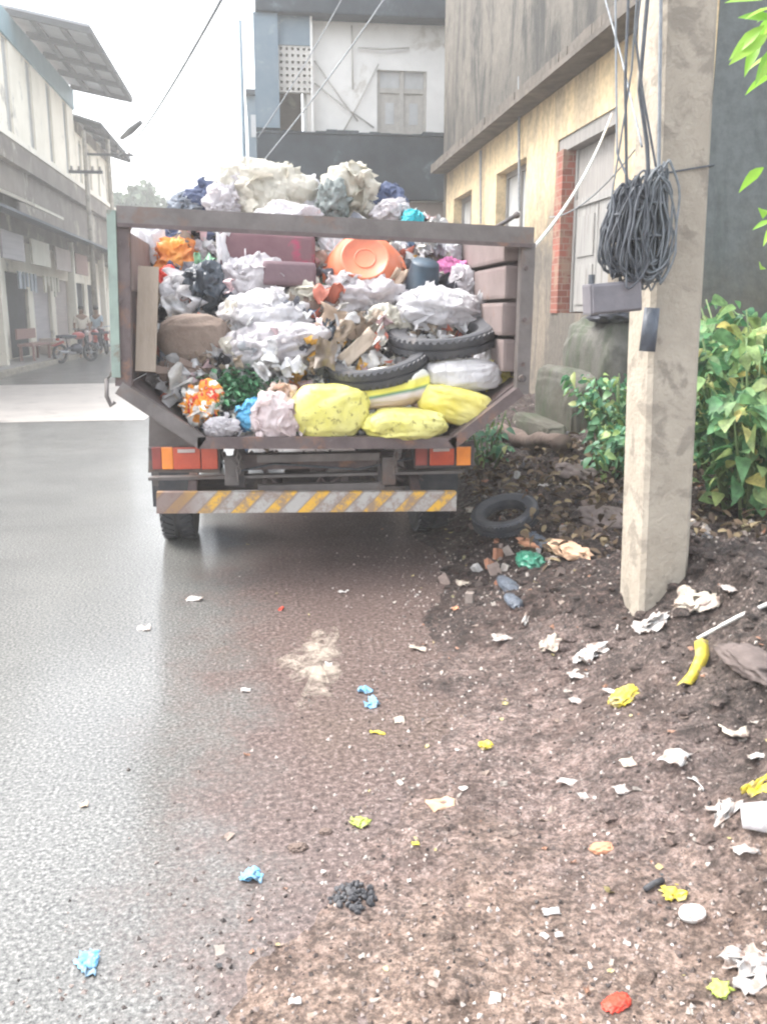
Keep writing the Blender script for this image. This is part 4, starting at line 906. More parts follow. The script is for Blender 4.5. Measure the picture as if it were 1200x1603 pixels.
# brick jamb and door
bj = MB().bb((WX-.02, d1-.0-.28, dz0), (WX+.34, d1-.003, dz1-.15)); bj.build('brick_jamb', 'brick', rb)
MB().bb((WX+.02,d0+.003,dz1-.16),(WX+.33,d1-.003,dz1-.003)).build('lintel', 'wood_grey', rb)
dr = MB(); dd1 = d1-.285
dr.bb((WX+.14,d0+.005,dz0+.01),(WX+.19,d0+.08,dz1-.17)); dr.bb((WX+.14,dd1-.075,dz0+.01),(WX+.19,dd1-.003,dz1-.17)); 
zt_ = dz0+(dz1-dz0)*.60
dr.bb((WX+.135,d0+.083,zt_),(WX+.20,dd1-.078,zt_+.09)); dr = dr.build('door', 'wood_pale', rb)
mid = (d0+dd1)/2
for a, b in ((d0+.085,mid-.01),(mid+.01,dd1-.08)):
    q = MB(); q.bb((WX+.16,a,dz0+.02),(WX+.2,b,zt_-.004)); 
    for zz0, zz1 in ((dz0+.1,dz0+.45*(zt_-dz0)),(dz0+.53*(zt_-dz0),zt_-.12)): q.bb((WX+.145,a+.08,zz0),(WX+.158,b-.08,zz1), .004)
    q.build('door_leaf', 'wood_pale', dr)
q = MB(); q.bb((WX+.16,d0+.085,zt_+.094),(WX+.19,dd1-.08,dz1-.175)); q.build('transom_board', 'wood_grey', dr)
for a, b, z0_, z1_ in ((w0,w1,wz0,wz1),(v0,v1,wz0,vz1)):
    f = MB()
    f.bb((WX+.16,a+.003,z0_+.003),(WX+.22,a+.07,z1_-.003)); f.bb((WX+.16,b-.07,z0_+.003),(WX+.22,b-.003,z1_-.003)); f.bb((WX+.16,a+.072,z1_-.08),(WX+.22,b-.072,z1_-.003)); f.bb((WX+.16,(a+b)/2-.03,z0_+.003),(WX+.22,(a+b)/2+.03,z1_-.082))
    f = f.build('window', 'wood_grey', rb)
    MB().bb((WX+.2,a+.072,z0_+.003),(WX+.205,b-.072,z1_-.082)).build('pane', 'glass_dim', f)
    MB().bb((WX-.06,a-.08,z0_-.07),(WX+.15,b+.08,z0_-.002)).build('sill', 'cornice', f)
q = MB().tube([PXW(812,330,WX-.05), PXW(812,120,WX-.05)], .02, 8); q.build('wall_conduit', 'cable2', rb)
q = MB().tube([PXW(752,350,WX-.05), PXW(752,236,WX-.05)], .02, 8); q.build('wall_conduit', 'cable2', rb)
# rope
wire('rope', [PXW(957,178,WX-.05), T(834,388,TY+.02)], .011, 'rope', 'pale rope slanting from the yellow house to the truck corner', 'rope', sag=.12)
wire('cable', [PXW(1000,225,WX-.4), PXW(860,340,WX-.1)], .008, 'cable2', 'thin grey wire crossing the door of the yellow house', sag=.15)
# steps with cloth
st = empty('stone_steps', (WX-.5, d1-.4, 0), 'mossy masonry steps under the door of the yellow house', 'steps')
sy0, sy1 = PXW(925,560,WX-.75).y, PXW(858,560,WX-.75).y
zt2 = P(885,500,sy0).z
for k, (zz_, dx) in enumerate(((zt2,.62),(zt2*.66,.9),(zt2*.33,1.15))):
    q = MB().bb((WX-dx,sy0+.02*k,-.05),(WX-.005-.0,sy1-.02*k,zz_-.002*k), .03) if k == 0 else MB().bb((WX-dx,sy0+.02*k,-.05),(WX-[.62,.9][k-1]-.003,sy1-.02*k,zz_), .03)
    xs_ = [v.x for v in q.v]; ys_ = [v.y for v in q.v]; zs_ = [v.z for v in q.v]; cc = Vector(((min(xs_)+max(xs_))/2, (min(ys_)+max(ys_))/2, (min(zs_)+max(zs_))/2))
    q = MB().blob(cc, (max(xs_)-min(xs_)+.04, max(ys_)-min(ys_)+.04, max(zs_)-min(zs_)+.02), k+3, .07, 2.2, 5, .42, None, 'film')
    q.build('step', 'moss_stone', st, smooth=True)
c = Vector((WX-.35, sy0+.25, zt2+.05)); q = MB(); q.blob(c, (.55,.6,.16), 4, .3, 2, 4, .8, None, True, None, .3); q.blob(c+Vector((.0,.0,.09)), (.26,.24,.16), 5, .25, 2, 4)
q.build('cloth_bundle', 'cloth_dark', smooth=True, label='black cloth bundle dumped on top of the mossy steps', cat='cloth')

# ------------------------------------------------------------------ building across the bend
BY = 21.0
mbd = empty('white_verandah_house', (P(560,400,BY).x, BY+3, 0), 'two storey white house with a dark blue parapet behind the truck', 'house')
X0, X1 = P(408,200,BY).x, P(735,200,BY).x+2.5
def mz(py, Y=BY): return P(560, py, Y).z
X490 = P(490,100,BY).x; X435 = P(436,100,BY).x
wx0, wx1 = P(590,150,BY+.4).x, P(668,150,BY+.4).x
wt, wb = mz(108,BY+.4), mz(218,BY+.4)
wall_open(BY+.4, X490-.2, X1, mz(312), mz(18,BY+.4), [(wx0,wx1,wb,wt)], 'white_wall', 'verandah_wall', mbd, .3, 'y')
MB().bb((X490-.05,BY+.1,mz(210)),(X490,BY+.39,mz(5))).build('verandah_side', 'white_wall', mbd)
MB().bb((X0-.1,BY-.05,mz(312)),(X1,BY+.2,mz(212)), .03).build('parapet', 'blue_band', mbd)
q = MB(); r6 = random.Random(4)
for k in range(30):
    x = X0+(X1-X0)*k/30; q.bb((x,BY-.08,mz(212)+.003),(x+(X1-X0)/30*.98,BY+.22,mz(212)+.03+.07*r6.random()))
q.build('parapet_cap', 'blue_band', mbd)
MB().bb((X0-.1,BY-.02,mz(212)+.11),(X435,BY+.5,mz(26))).build('corner_column', 'blue_col', mbd)
MB().bb((X0-.05,BY-.12,mz(26)),(X1,BY+6,mz(-60)), .04).build('roof_slab', 'blue_band', mbd)
# pierced block screen and the low opening
jl = MB(); ja, jb_ = mz(145), mz(72); n = 6; m_ = 7
cells = []
for i in range(n):
    for j in range(m_):
        a = X435+(X490-X435)*(i+.28)/n; b = X435+(X490-X435)*(i+.72)/n; c0 = ja+(jb_-ja)*(j+.28)/m_; c1 = ja+(jb_-ja)*(j+.72)/m_; cells.append((a,b,c0,c1))
wall_open(BY+.15, X435+.003, X490-.003, ja, jb_, cells, 'jali', 'block_screen', mbd, .12, 'y')
MB().bb((X435+.003,BY+.13,jb_+.003),(X490-.003,BY+.3,mz(26))).build('screen_lintel', 'blue_col', mbd)
MB().bb((X435+.003,BY+1.2,mz(212)),(X490-.21,BY+1.3,mz(30))).build('inner_wall', 'band', mbd)
MB().bb((X490-.14,BY+.2,mz(206)),(X490-.02,BY+.32,ja-.003)).build('post', 'jali', mbd)
f = MB(); y_ = BY+.46
for a, b in ((wx0+.003,wx0+.07),((wx0+wx1)/2-.05,(wx0+wx1)/2+.05),(wx1-.07,wx1-.003)): f.bb((a,y_,wb+.003),(b,y_+.08,wt-.003))
zm = wt-(wt-wb)*.28
f.bb((wx0+.072,y_+.003,zm-.05),((wx0+wx1)/2-.052,y_+.07,zm+.05)); f.bb(((wx0+wx1)/2+.052,y_+.003,zm-.05),(wx1-.072,y_+.07,zm+.05))
f = f.build('window', 'win_frame', mbd)
for a, b in ((wx0+.075,(wx0+wx1)/2-.055),((wx0+wx1)/2+.055,wx1-.075)):
    MB().bb((a,y_+.04,zm+.053),(b,y_+.05,wt-.006)).build('pane', 'glass_dim', f)
    MB().bb((a,y_+.035,wb+.01),(b,y_+.05,zm-.053)).build('shutter_leaf', 'win_frame', f)
    MB().bb((a+.12,y_+.025,wb+.35),(b-.12,y_+.034,zm-.25)).build('shutter_panel', 'glass_dim', f)
MB().bb((X0+.6,BY+.5,-.05),(X1,BY+.4,mz(312)-.003)).build('ground_floor_wall', 'tan_wall', mbd)
MB().bb((X0-.05,BY+.41,-.05),(X0+.2,BY+7,mz(18)-.003)).build('side_wall', 'blue_col', mbd)
q = MB(); cable_pts = [((-.05,.2),(.62,.95)),((.1,.95),(.55,.1)),((.0,.6),(.45,.98))]
for k, (a, b) in enumerate(((( 492,95),(560,190)),((592,100),(535,210)),((492,130),(585,200)),((550,40),(552,140)),((560,75),(640,75)))):
    p1, p2 = P(*a, BY+.34), P(*b, BY+.34); q.tube([p1, (p1+p2)/2+Vector((0,-.05,-.04)), p2], .018, 5)
q.build('wall_wiring', 'win_frame', mbd, smooth=True)
# slim far block and mast beside it
sb = empty('narrow_far_house', (P(396,300,30).x,31,0), 'narrow pale blue house just left of the white verandah house', 'house')
MB().bb((P(388,200,30).x,30,-.05),(P(412,200,30).x,36,P(400,150,30).z)).build('wall', 'blue_col', sb)
MB().bb((P(386,200,30).x,29.8,P(400,150,30).z+.003),(P(414,200,30).x,36.2,P(400,150,30).z+.15)).build('roof', 'blue_band', sb)
MB().bb((P(393,200,30).x,29.97,P(400,215,30).z),(P(402,200,30).x,29.995,P(400,180,30).z)).build('window', 'glass_dim', sb)
MB().tube([(P(384,300,24).x,24,0),(P(384,300,24).x,24,P(384,32,24).z)], [.07,.045], 10).build('mast', 'blue_col', smooth=True, label='tall thin steel mast left of the white verandah house', cat='mast')

# ------------------------------------------------------------------ left row of houses
LX = -7.6
def ly(px): return PXW(px, 400, LX).y
def lz(px, py): return PXW(px, py, LX).z
def left_house(name, ya, yb, top, mid, aw, label, wm, roof_out=2.3, nwin=5, seed=0, big=False, rise=1.2):
    h = empty(name, (LX-3, (ya+yb)/2, 0), label, 'house'); r_ = random.Random(seed)
    wins = []; step = (yb-ya)/nwin
    for i in range(nwin):
        a = ya+step*(i+.28); wins.append((a, a+step*.26, mid+.9, top-.5))
    doors = []; nd = max(2, int((yb-ya)/2.9)); ds = (yb-ya)/nd
    for i in range(nd): doors.append((ya+ds*i+.45, ya+ds*(i+1)-.25, .14, 2.75))
    wall_open(LX, ya, yb-.01, -.05, top, wins+doors, wm, 'wall', h, .25, 'x', -1)
    MB().bb((LX-6,ya,-.05),(LX-.26,ya+.2,top)).build('end_wall', wm, h); MB().bb((LX-6,yb-.21,-.05),(LX-.26,yb-.02,top)).build('end_wall', wm, h)
    for (a, b, c0, c1) in wins:
        f = MB(); x = LX-.12
        f.bb((x,a+.003,c0+.003),(x+.05,a+.09,c1-.003)); f.bb((x,b-.09,c0+.003),(x+.05,b-.003,c1-.003)); f.bb((x,(a+b)/2-.04,c0+.003),(x+.05,(a+b)/2+.04,c1-.003)); f.bb((x+.002,a+.092,c1-.1),(x+.045,(a+b)/2-.042,c1-.003)); f.bb((x+.002,(a+b)/2+.042,c1-.1),(x+.045,b-.092,c1-.003))
        f = f.build('window', 'win_frame', h); MB().bb((x+.01,a+.092,c0+.003),(x+.02,b-.092,c1-.103)).build('pane', 'glass_dim', f)
    for i, (a, b, c0, c1) in enumerate(doors):
        MB().bb((LX-.15,a+.003,c0),(LX-.1,b-.003,c1-.003)).build('shutter', ('shutter','shutter2','dark_in')[(i+seed)%3], h)
        if r_.random() < .8:
            MB().bb((LX+.75,a+.1,2.95),(LX+.82,b-.1,3.7), .01).build('sign_board', ('sign_blue','tan_wall','shutter','redwood','awning')[(i*2+seed)%5], h)
        if i%2: MB().bb((LX+.02,a+.15,.14),(LX+.5,a+.9,.14+r_.uniform(.5,1.1)), .03).build('stall_counter', ('card','redwood','tan_wall')[i%3], h)
        q = MB(); yy_ = a+.2
        while yy_ < b-.3 and r_.random() < .8:
            hh = r_.uniform(.25,.7); q.bb((LX+.3,yy_,2.75-hh),(LX+.36,yy_+r_.uniform(.15,.3),2.75), .01); yy_ += r_.uniform(.35,.6)
        if q.v: tag(q.build('hanging_goods', ('awning','l_red','sign_blue')[(i+seed)%3], h), kind='stuff')
    MB().bb((LX+.003,ya,mid-.55),(LX+.9,yb-.02,mid+.05)).build('balcony_slab', 'band', h)
    MB().bb((LX+.78,ya,mid+.053),(LX+.93,yb-.02,mid+.2)).build('balcony_kerb', wm, h)
    MB().bb((LX+.003,ya,3.75),(LX+.7,yb-.02,mid-.553)).build('fascia_board', 'band', h)
    q = MB(); q.prism([(LX+.12,ya,aw+.35),(LX+1.7,ya,aw-.05),(LX+1.7,ya,aw-.12),(LX+.12,ya,aw+.28)], (0,yb-ya-.03,0)); fixn(q.build('tin_awning', 'tin', h))
    for k in range(0, nd+1, 3):
        y_ = min(ya+ds*k, yb-.3); MB().bb((LX+.6,y_,.13),(LX+.84,y_+.24,aw-.01), .02).build('pillar', wm, h)
    # eaves
    yr = ya
    if big: yr = PXW(10,12,LX).y
    q = MB(); q.prism([(LX-3,yr,top+rise),(LX+roof_out,yr,top+.0),(LX+roof_out,yr,top+.08),(LX-3,yr,top+rise+.08)], (0,yb-yr,0)); fixn(q.build('roof', 'roof_sheet', h))
    q = MB(); q.prism([(LX-6.2,yr,top+.4),(LX-3.01,yr,top+rise),(LX-3.01,yr,top+rise+.08),(LX-6.2,yr,top+.48)], (0,yb-yr,0)); fixn(q.build('roof', 'roof_sheet', h))
    sl = lambda x: top+rise-(x-(LX-3))*rise/(3+roof_out)
    ny = 4 if big else max(3, int((yb-ya)/1.9))
    for k in range(ny+1):
        y_ = yr+.05+(yb-yr-.2)*k/ny; q = MB(); q.beam((LX,y_,sl(LX)-.1),(LX+roof_out,y_,sl(LX+roof_out)-.1), .16, .18); q.build('rafter', 'roof_beam', h)
    for fx in ((.30,.66,1.0) if big else (.35,.7,1.0)):
        x = LX+roof_out*fx-.09; MB().beam((x,yr,sl(x)-.03),(x,yb-.05,sl(x)-.05), .18, .16).build('purlin', 'roof_beam', h)
    MB().bb((LX+.003,ya,(PXW(2,52,LX).z if big else top-.3)),(LX+.08,yb-.02,sl(LX)-.2)).build('fascia', 'blue_fascia' if big else 'band', h)
    return h
tA = lz(60, 108); mA = 1.5+(lz(60,250)-1.5)
HA = PXW(100,300,LX).y*1.08
Yr = PXW(10,12,LX).y; zin = PXW(10,12,LX).z; po = P(140,42,Yr); RO = po.x-LX; RS = (zin-po.z)/RO*(3+RO)
MID = PXW(20,222,LX+.9).z; AWZ = PXW(20,322,LX+1.7).z
h1 = left_house('balcony_house', 15.5, HA, po.z, MID, AWZ, 'long cream two storey house with wide overhanging beamed roof on the left', 'cream_wall', RO, 9, 1, True, RS)
h2 = left_house('shop_house', HA+.05, HA+9, PXW(150,185,LX+1.1).z, MID, AWZ, 'pale shop house just beyond the long cream house on the left', 'cream_wall', 1.1, 4, 2)
h3 = left_house('far_shop_house', HA+9.1, HA+20, 6.6, 4.9, 3.6, 'third and farthest shop house along the left pavement', 'cream_wall', .8, 4, 3)
# cream cloth awning
a0, a1 = PXW(18,330,LX+1.3), PXW(66,330,LX+1.3)
q = MB().prism([(LX+.2,a0.y,5.0),(LX+1.9,a0.y,4.25),(LX+1.9,a0.y,4.18),(LX+.2,a0.y,4.9)], (0,a1.y-a0.y,0)); fixn(q.build('cloth_awning', 'awning', h1))
# bench and crates on the pavement
bn = empty('bench', (-7.1, ly(55)-2, .13), 'low red brown wooden bench in front of the shutters on the left pavement', 'bench')
by = ly(45)-3.2; ORG[bn.name] = Vector((-6.9, by, .13)); bn.location = ORG[bn.name]
MB().bb((-7.1,by-1.1,.55),(-6.65,by+1.1,.62)).build('seat', 'redwood', bn); MB().bb((-7.13,by-1.1,.75),(-7.08,by+1.1,1.05)).build('backrest', 'redwood', bn)
for dy in (-1,1):
    for x in (-7.08,-6.72): MB().bb((x,by+dy*.98-.04,.13),(x+.07,by+dy*.98+.04,.549)).build('leg', 'redwood', bn)
cr = empty('crate', (-6.9, by+3, .13), 'brown wooden crate on the left pavement beyond the bench', 'crate')
for z in (.15,.3,.45): 
    for x in (-7.1,-6.62): MB().bb((x,by+2.6,.0+z),(x+.03,by+3.4,z+.1)).build('side_slat', 'card', cr)
    for y_ in (by+2.56,by+3.41): MB().bb((-7.1,y_,z),(-6.59,y_+.03,z+.1)).build('end_slat', 'card', cr)
# poles of the left side
def street_pole(px, Y, top_py, arms, label, r=.09):
    b = P(px, 500, Y); t = P(px, top_py, Y); o = empty('utility_pole', (b.x, Y, 0), label, 'utility pole')
    MB().tube([(b.x,Y,0),(b.x,Y,t.z)], [r*1.3, r*.8], 10).build('shaft', 'concrete', o, smooth=True)
    for pa, w in arms:
        z = P(px, pa, Y).z; MB().bb((b.x-w/2,Y-.12,z-.05),(b.x+w/2,Y-.04,z+.05)).build('cross_arm', 'roof_beam', o)
        q = MB()
        for dx in (-.42,-.2,.2,.42): q.lathe([(.0,0),(.05,0),(.06,.05),(.035,.08),(.05,.13),(0,.16)], Matrix.Translation((b.x+dx*w, Y-.08, z+.05)), 10)
        q.build('insulators', 'rim', o, smooth=True)
street_pole(151, 36, 205, [(270,1.2)], 'nearer of two slim utility poles on the left, with one low cross arm', .09)
street_pole(186, 44, 215, [(243,2.2)], 'farther utility pole on the left, carrying a higher wide cross arm', .12)
# overhead wire with joint
p1, p2 = P(360,-25,12), P(186,243,44)
wire('overhead_wire', [p1, p2], .022, 'cable2', 'overhead wire descending across the white sky to the far pole', 'wire', sag=.3)
t0, t1 = P(220,192,30), P(191,216,34); 
MB().tube([t0, (t0+t1)/2, t1], [.07,.11,.07], 10).build('cable_joint', 'cable', smooth=True, label='thick dark cable joint high on the overhead wire', cat='cable joint')
for k, (a, b, lb) in enumerate((((400,-10),(560,-40),'faint wire crossing the roof of the white verandah house'),)):
    pass
wire('overhead_wire', [P(404,262,16), P(640,-60,16)], .012, 'cable2', 'thin wire rising steeply to the right across the white verandah house', 'wire', sag=.1)
wire('overhead_wire', [P(404,215,17), P(560,-50,17)], .010, 'cable2', 'thinner wire to the left of another one across the verandah column', 'wire', sag=.1)

# far trees
def tree(px, Y, top_py, w, seed, label, n=2600):
    b = P(px, 500, Y); t = P(px, top_py, Y); H = t.z; r_ = random.Random(seed); o = empty('tree', (b.x, Y, 0), label, 'tree')
    q = MB(); q.tube([(b.x,Y,0),(b.x+.2,Y,H*.3),(b.x-.1,Y,H*.6)], [.35,.25,.12], 8)
    for k in range(6):
        a = r_.uniform(0,6.28); q.tube([(b.x,Y,H*.4),(b.x+math.cos(a)*w*.3,Y+math.sin(a)*w*.3,H*.75)], [.12,.04], 6)
    q.build('trunk', 'bark', o)
    q = MB(); cl = [(Vector((b.x+r_.uniform(-.5,.5)*w, Y+r_.uniform(-.5,.5)*w, H*r_.uniform(.45,.93))), r_.uniform(.16,.28)*w) for _ in range(16)]
    for i in range(n):
        c, rr = cl[i%16]; d = Vector((r_.gauss(0,1), r_.gauss(0,1), r_.gauss(0,1))).normalized()*rr*r_.uniform(.5,1); 
        q.sheet(c+d, .55, .4, i*.31, 2, .1)
    q.build('crown', 'leaf_far', o)
tree(222, 75, 300, 5, 1, 'dark rounded tree beyond the far end of the street')
tree(196, 95, 312, 6, 2, 'paler distant tree left of the dark rounded one')
fh = empty('distant_house', (P(250,500,110).x,110,0), 'small pale house far down the street behind the truck', 'house')
xa = P(235,500,110).x; MB().bb((xa,110,-.05),(xa+10,118,5)).build('wall', 'cream_wall', fh)
q = MB().prism([(xa-.5,109.5,5),(xa+10.5,109.5,5),(xa+5,109.5,8)], (0,9,0)); fixn(q.build('roof', 'band', fh))
for k in range(3): MB().bb((xa+1+3*k,109.95,1.8),(xa+2.4+3*k,109.99,3.4)).build('window', 'glass_dim', fh)

# ------------------------------------------------------------------ motorcycles and a person
def torus_pts(c, r, n=20): return [Vector(c)+Vector((0, math.cos(2*math.pi*i/n)*r, math.sin(2*math.pi*i/n)*r)) for i in range(n)]
def motorcycle(loc, label, paint):
    o = empty('motorcycle', (0,0,0), label, 'motorcycle')
    for y in (-.62,.62):
        w = MB().tube(torus_pts((0,y,.3), .26), .045, 8, True).build('wheel', 'rubber', o, smooth=True)
        q = MB(); q.tube([(-.05,y,.3),(.05,y,.3)], .06, 10)
        for k in range(6): a = k*math.pi/3; q.tube([(0,y,.3),(0,y+math.cos(a)*.23,.3+math.sin(a)*.23)], .012, 5)
        q.build('rim', 'chrome', w)
    q = MB(); q.tube([(0,.62,.3),(.0,.42,.85),(0,.38,.98)], .035, 8); q.tube([(0,.4,.85),(0,.1,.45),(0,-.3,.45),(0,-.62,.3)], .04, 8); q.tube([(0,-.3,.45),(0,-.35,.75),(0,.35,.8)], .035, 8); q.blob((0,.05,.42), (.3,.42,.32), 2, .08, 1.5, 3); q.build('frame', 'bike', o, smooth=True)
    MB().blob((0,.16,.82), (.28,.5,.24), 3, .02, 1, 3).build('fuel_tank', paint, o, smooth=True)
    MB().box((0,-.32,.80), (.26,.62,.1), None, .035).build('seat', 'cloth_dark', o, smooth=True)
    MB().tube([(-.34,.28,1.02),(-.12,.4,1.0),(.12,.4,1.0),(.34,.28,1.02)], .018, 8).build('handlebar', 'chrome', o, smooth=True)
    MB().blob((0,.5,.9), (.18,.14,.18), 1, 0, 1, 3).build('headlight', 'clear_lens', o, smooth=True)
    MB().box((0,-.68,.72), (.12,.05,.08), None, .015).build('tail_light', 'red_lens', o)
    q = MB(); q.prism([(-.07,-.5,.62),(-.07,-.88,.52),(-.07,-.9,.55),(-.07,-.5,.68)], (.14,0,0)); fixn(q.build('mudguard', paint, o))
    MB().tube([(.12,-.1,.3),(.14,-.75,.36)], [.03,.045], 8).build('exhaust', 'chrome', o, smooth=True)
    o.location = loc; return o
def roadside(px, X): q_ = PXW(px, 545, X); return Vector((X, q_.y, 0))
g1 = roadside(147,-5.95); m1 = motorcycle((g1.x, g1.y, 0), 'dark motorcycle with a red mudguard parked nearest on the left roadside', 'bike_red'); m1.rotation_euler = (0,R(5),R(12))
g2 = roadside(118,-5.8); m2 = copy_thing(m1, (g2.x, g2.y, .0), R(-35), 'dark motorcycle parked at an angle beside the standing person')
g3 = roadside(162,-6.0); m3 = copy_thing(m1, (g3.x, g3.y, 0), R(20), 'motorcycle closest to the truck post, behind the others')
for m_ in (m1, m2, m3): m_['group'] = 'motorcycles parked on the left roadside'
def skinned(name, verts, edges, rad, m, parent, org, sub=2):
    me = bpy.data.meshes.new(name); me.from_pydata([Vector(v) for v in verts], edges, []); me.materials.append(M[m])
    o = bpy.data.objects.new(name, me); C.objects.link(o)
    sk = o.modifiers.new('skin', 'SKIN'); sk.use_smooth_shade = True
    for i, v in enumerate(me.skin_vertices[0].data): v.radius = (rad[i], rad[i]) if not isinstance(rad[i], tuple) else rad[i]; v.use_root = (i == 0)
    sb_ = o.modifiers.new('smooth', 'SUBSURF'); sb_.levels = sub; sb_.render_levels = sub
    if parent: o.parent = parent
    else: o.location = org
    return o
def person(loc, rz, label, shirt, trousers, lean=0.0):
    V = [(0,0,.92),(0,.01,1.12),(0,0,1.38),(0,.01,1.48),(0,.03,1.55),(0,.04,1.66),
         (.19,0,1.38),(.25,.03,1.1),(.24,.16,.88),(-.19,0,1.38),(-.25,.03,1.1),(-.22,.18,.92),
         (.1,0,.86),(.11,.03,.48),(.11,0,.09),(.12,.14,.04),(-.1,0,.86),(-.12,.05,.48),(-.13,0,.09),(-.14,.14,.04)]
    E = [(0,1),(1,2),(2,3),(3,4),(4,5),(2,6),(6,7),(7,8),(2,9),(9,10),(10,11),(0,12),(12,13),(13,14),(14,15),(0,16),(16,17),(17,18),(18,19)]
    Rr = [(.15,.11),(.13,.1),(.15,.11),.055,(.08,.09),(.075,.085),.06,.045,.035,.06,.045,.035,.09,.06,.04,.035,.09,.06,.04,.035]
    o = skinned('person', V, E, Rr, 'skin', None, loc); tag(o, label, 'person'); o.rotation_euler = (0,lean,rz)
    # shirt: torso and upper arms; trousers: hips and legs; hair cap; feet stay bare in sandals
    s_ = skinned('shirt', [(0,0,.90),(0,.01,1.12),(0,0,1.40),(.19,0,1.38),(.245,.02,1.16),(-.19,0,1.38),(-.245,.02,1.16)], [(0,1),(1,2),(2,3),(3,4),(2,5),(5,6)], [(.175,.135),(.155,.12),(.165,.125),.075,.062,.075,.062], shirt, o, None)
    t_ = skinned('trousers', [(0,0,.93),(.1,0,.84),(.11,.03,.48),(.11,0,.13),(-.1,0,.84),(-.12,.05,.48),(-.13,0,.13)], [(0,1),(1,2),(2,3),(0,4),(4,5),(5,6)], [(.165,.125),.105,.075,.06,.105,.075,.06], trousers, o, None)
    q = MB(); q.blob((0,.02,1.69), (.18,.21,.17), 1, .04, 2, 3)
    h = bpy.data.meshes.new('hair'); h.from_pydata(q.v, [], q.f); h.materials.append(M['hair']); ho = bpy.data.objects.new('hair', h); C.objects.link(ho); ho.parent = o
    # face: nose and ears
    q = MB(); q.blob((0,.135,1.60), (.03,.05,.05), 1, 0, 1, 2); q.blob((.082,.03,1.61), (.02,.04,.06), 1, 0, 1, 2); q.blob((-.082,.03,1.61), (.02,.04,.06), 1, 0, 1, 2)
    fm = bpy.data.meshes.new('face'); fm.from_pydata(q.v, [], q.f); fm.materials.append(M['skin']); fo = bpy.data.objects.new('face', fm); C.objects.link(fo); fo.parent = o
    return o
g = roadside(131,-6.0); person((g.x, g.y, 0), R(200), 'person in cream shirt and dark trousers standing by motorcycles on the left roadside', 'cloth_cream', 'cloth_dark')
g = roadside(155,-6.1); person((g.x, g.y, 0), R(150), 'person in pale blue shirt standing farther back near the truck post', 'cloth_blue', 'cloth_dark')

# ------------------------------------------------------------------ plants on the right
def ground_pt(x, y): return Vector((x, y, max(gh(x, y), 0)))
def bush(name, cx, cy, rx, ry, H, n, leafL, leafW, m, label, seed, cat='bush', top_bias=.6, stems=14, droop=.5, lean=(0,0)):
    r_ = random.Random(seed); b = ground_pt(cx, cy); o = empty(name, b, label, cat); q = MB(); tips = []
    for k in range(stems):
        a = r_.uniform(0,6.28); rr = r_.uniform(.2,1); p0 = ground_pt(cx+math.cos(a)*rx*rr*.4, cy+math.sin(a)*ry*rr*.4); hh = H*r_.uniform(.5,1)
        p1 = p0+Vector((math.cos(a)*rx*rr*.35+lean[0]*.5, math.sin(a)*ry*rr*.35+lean[1]*.5, hh*.6)); p2 = p0+Vector((math.cos(a)*rx*rr*.7+lean[0], math.sin(a)*ry*rr*.7+lean[1], hh))
        q.tube([p0, p1, p2], [.014,.010,.005], 6); tips.append((p0, p1, p2))
    q.build('stems', 'stem', o, smooth=True); q = MB()
    for i in range(n):
        p0, p1, p2 = tips[i%stems]; t = r_.random()**top_bias; c = p0.lerp(p1, t*2) if t < .5 else p1.lerp(p2, t*2-1)
        a = r_.uniform(0, 6.28); off = Vector((math.cos(a), math.sin(a), 0)); s_ = r_.uniform(.3,1.15)
        if c.z < gh(c.x, c.y)+.05: c.z = gh(c.x, c.y)+.05
        st_ = c+off*leafL*r_.uniform(.1,1.0)+Vector((0,0,leafL*r_.uniform(-.1,.5)))
        q.leaf(st_, off+Vector((0,0,r_.uniform(-.3,.5))), leafL*s_, leafW*s_, droop*r_.uniform(.3,2.2), 5, r_.uniform(-1.1,1.1), (.1,.75,1,.85,.5,0))
    q.build('foliage', m, o, smooth=True); return o
pc = P(1180, 700, 5.2); bush('broad_leaf_bush', pc.x+.05, 5.25, .66, .6, 1.22, 1000, .155, .115, 'leaf_big', 'tall bush of broad green leaves right of the concrete pole', 11, stems=22)
pc = P(1250, 700, 5.6); bush('broad_leaf_bush', pc.x+.1, 6.1, .75, .6, 1.4, 760, .16, .12, 'leaf_big', 'second broad leaved bush rising behind at the right edge', 12, stems=20)
pc = P(1130, 620, 6.2); bush('broad_leaf_bush', pc.x, 6.3, .5, .5, 1.0, 520, .14, .10, 'leaf_big', 'lower broad leaved bush close behind the concrete pole', 13, stems=16)
pc = P(945, 700, 6.4); bush('creeper_clump', pc.x+.05, 6.3,   .6, .5, .40, 760, .085, .062, 'leaf_small', 'small leaved green creeper sprawling left of the pole', 14, 'plant', lean=(.15,0), stems=20)
pc = P(985, 640, 6.6); bush('creeper_clump', pc.x-.0, 6.9, .45, .4, .68, 520, .09, .065, 'leaf_small', 'taller leafy creeper against the dirty wall behind the pole', 15, 'plant', lean=(-.1,0), stems=14)
pc = P(760, 700, 7.5); bush('weed_clump', pc.x, 7.4, .3, .4, .45, 160, .08, .05, 'leaf_small', 'dull green weeds growing beside the right rear wheel', 16, 'plant', stems=10)
pc = P(885, 600, 9); bush('weed_clump', pc.x+.1, 8.6, .3, .4, .5, 120, .08, .05, 'leaf_small', 'small weeds at the foot of the mossy steps', 17, 'plant', stems=9)
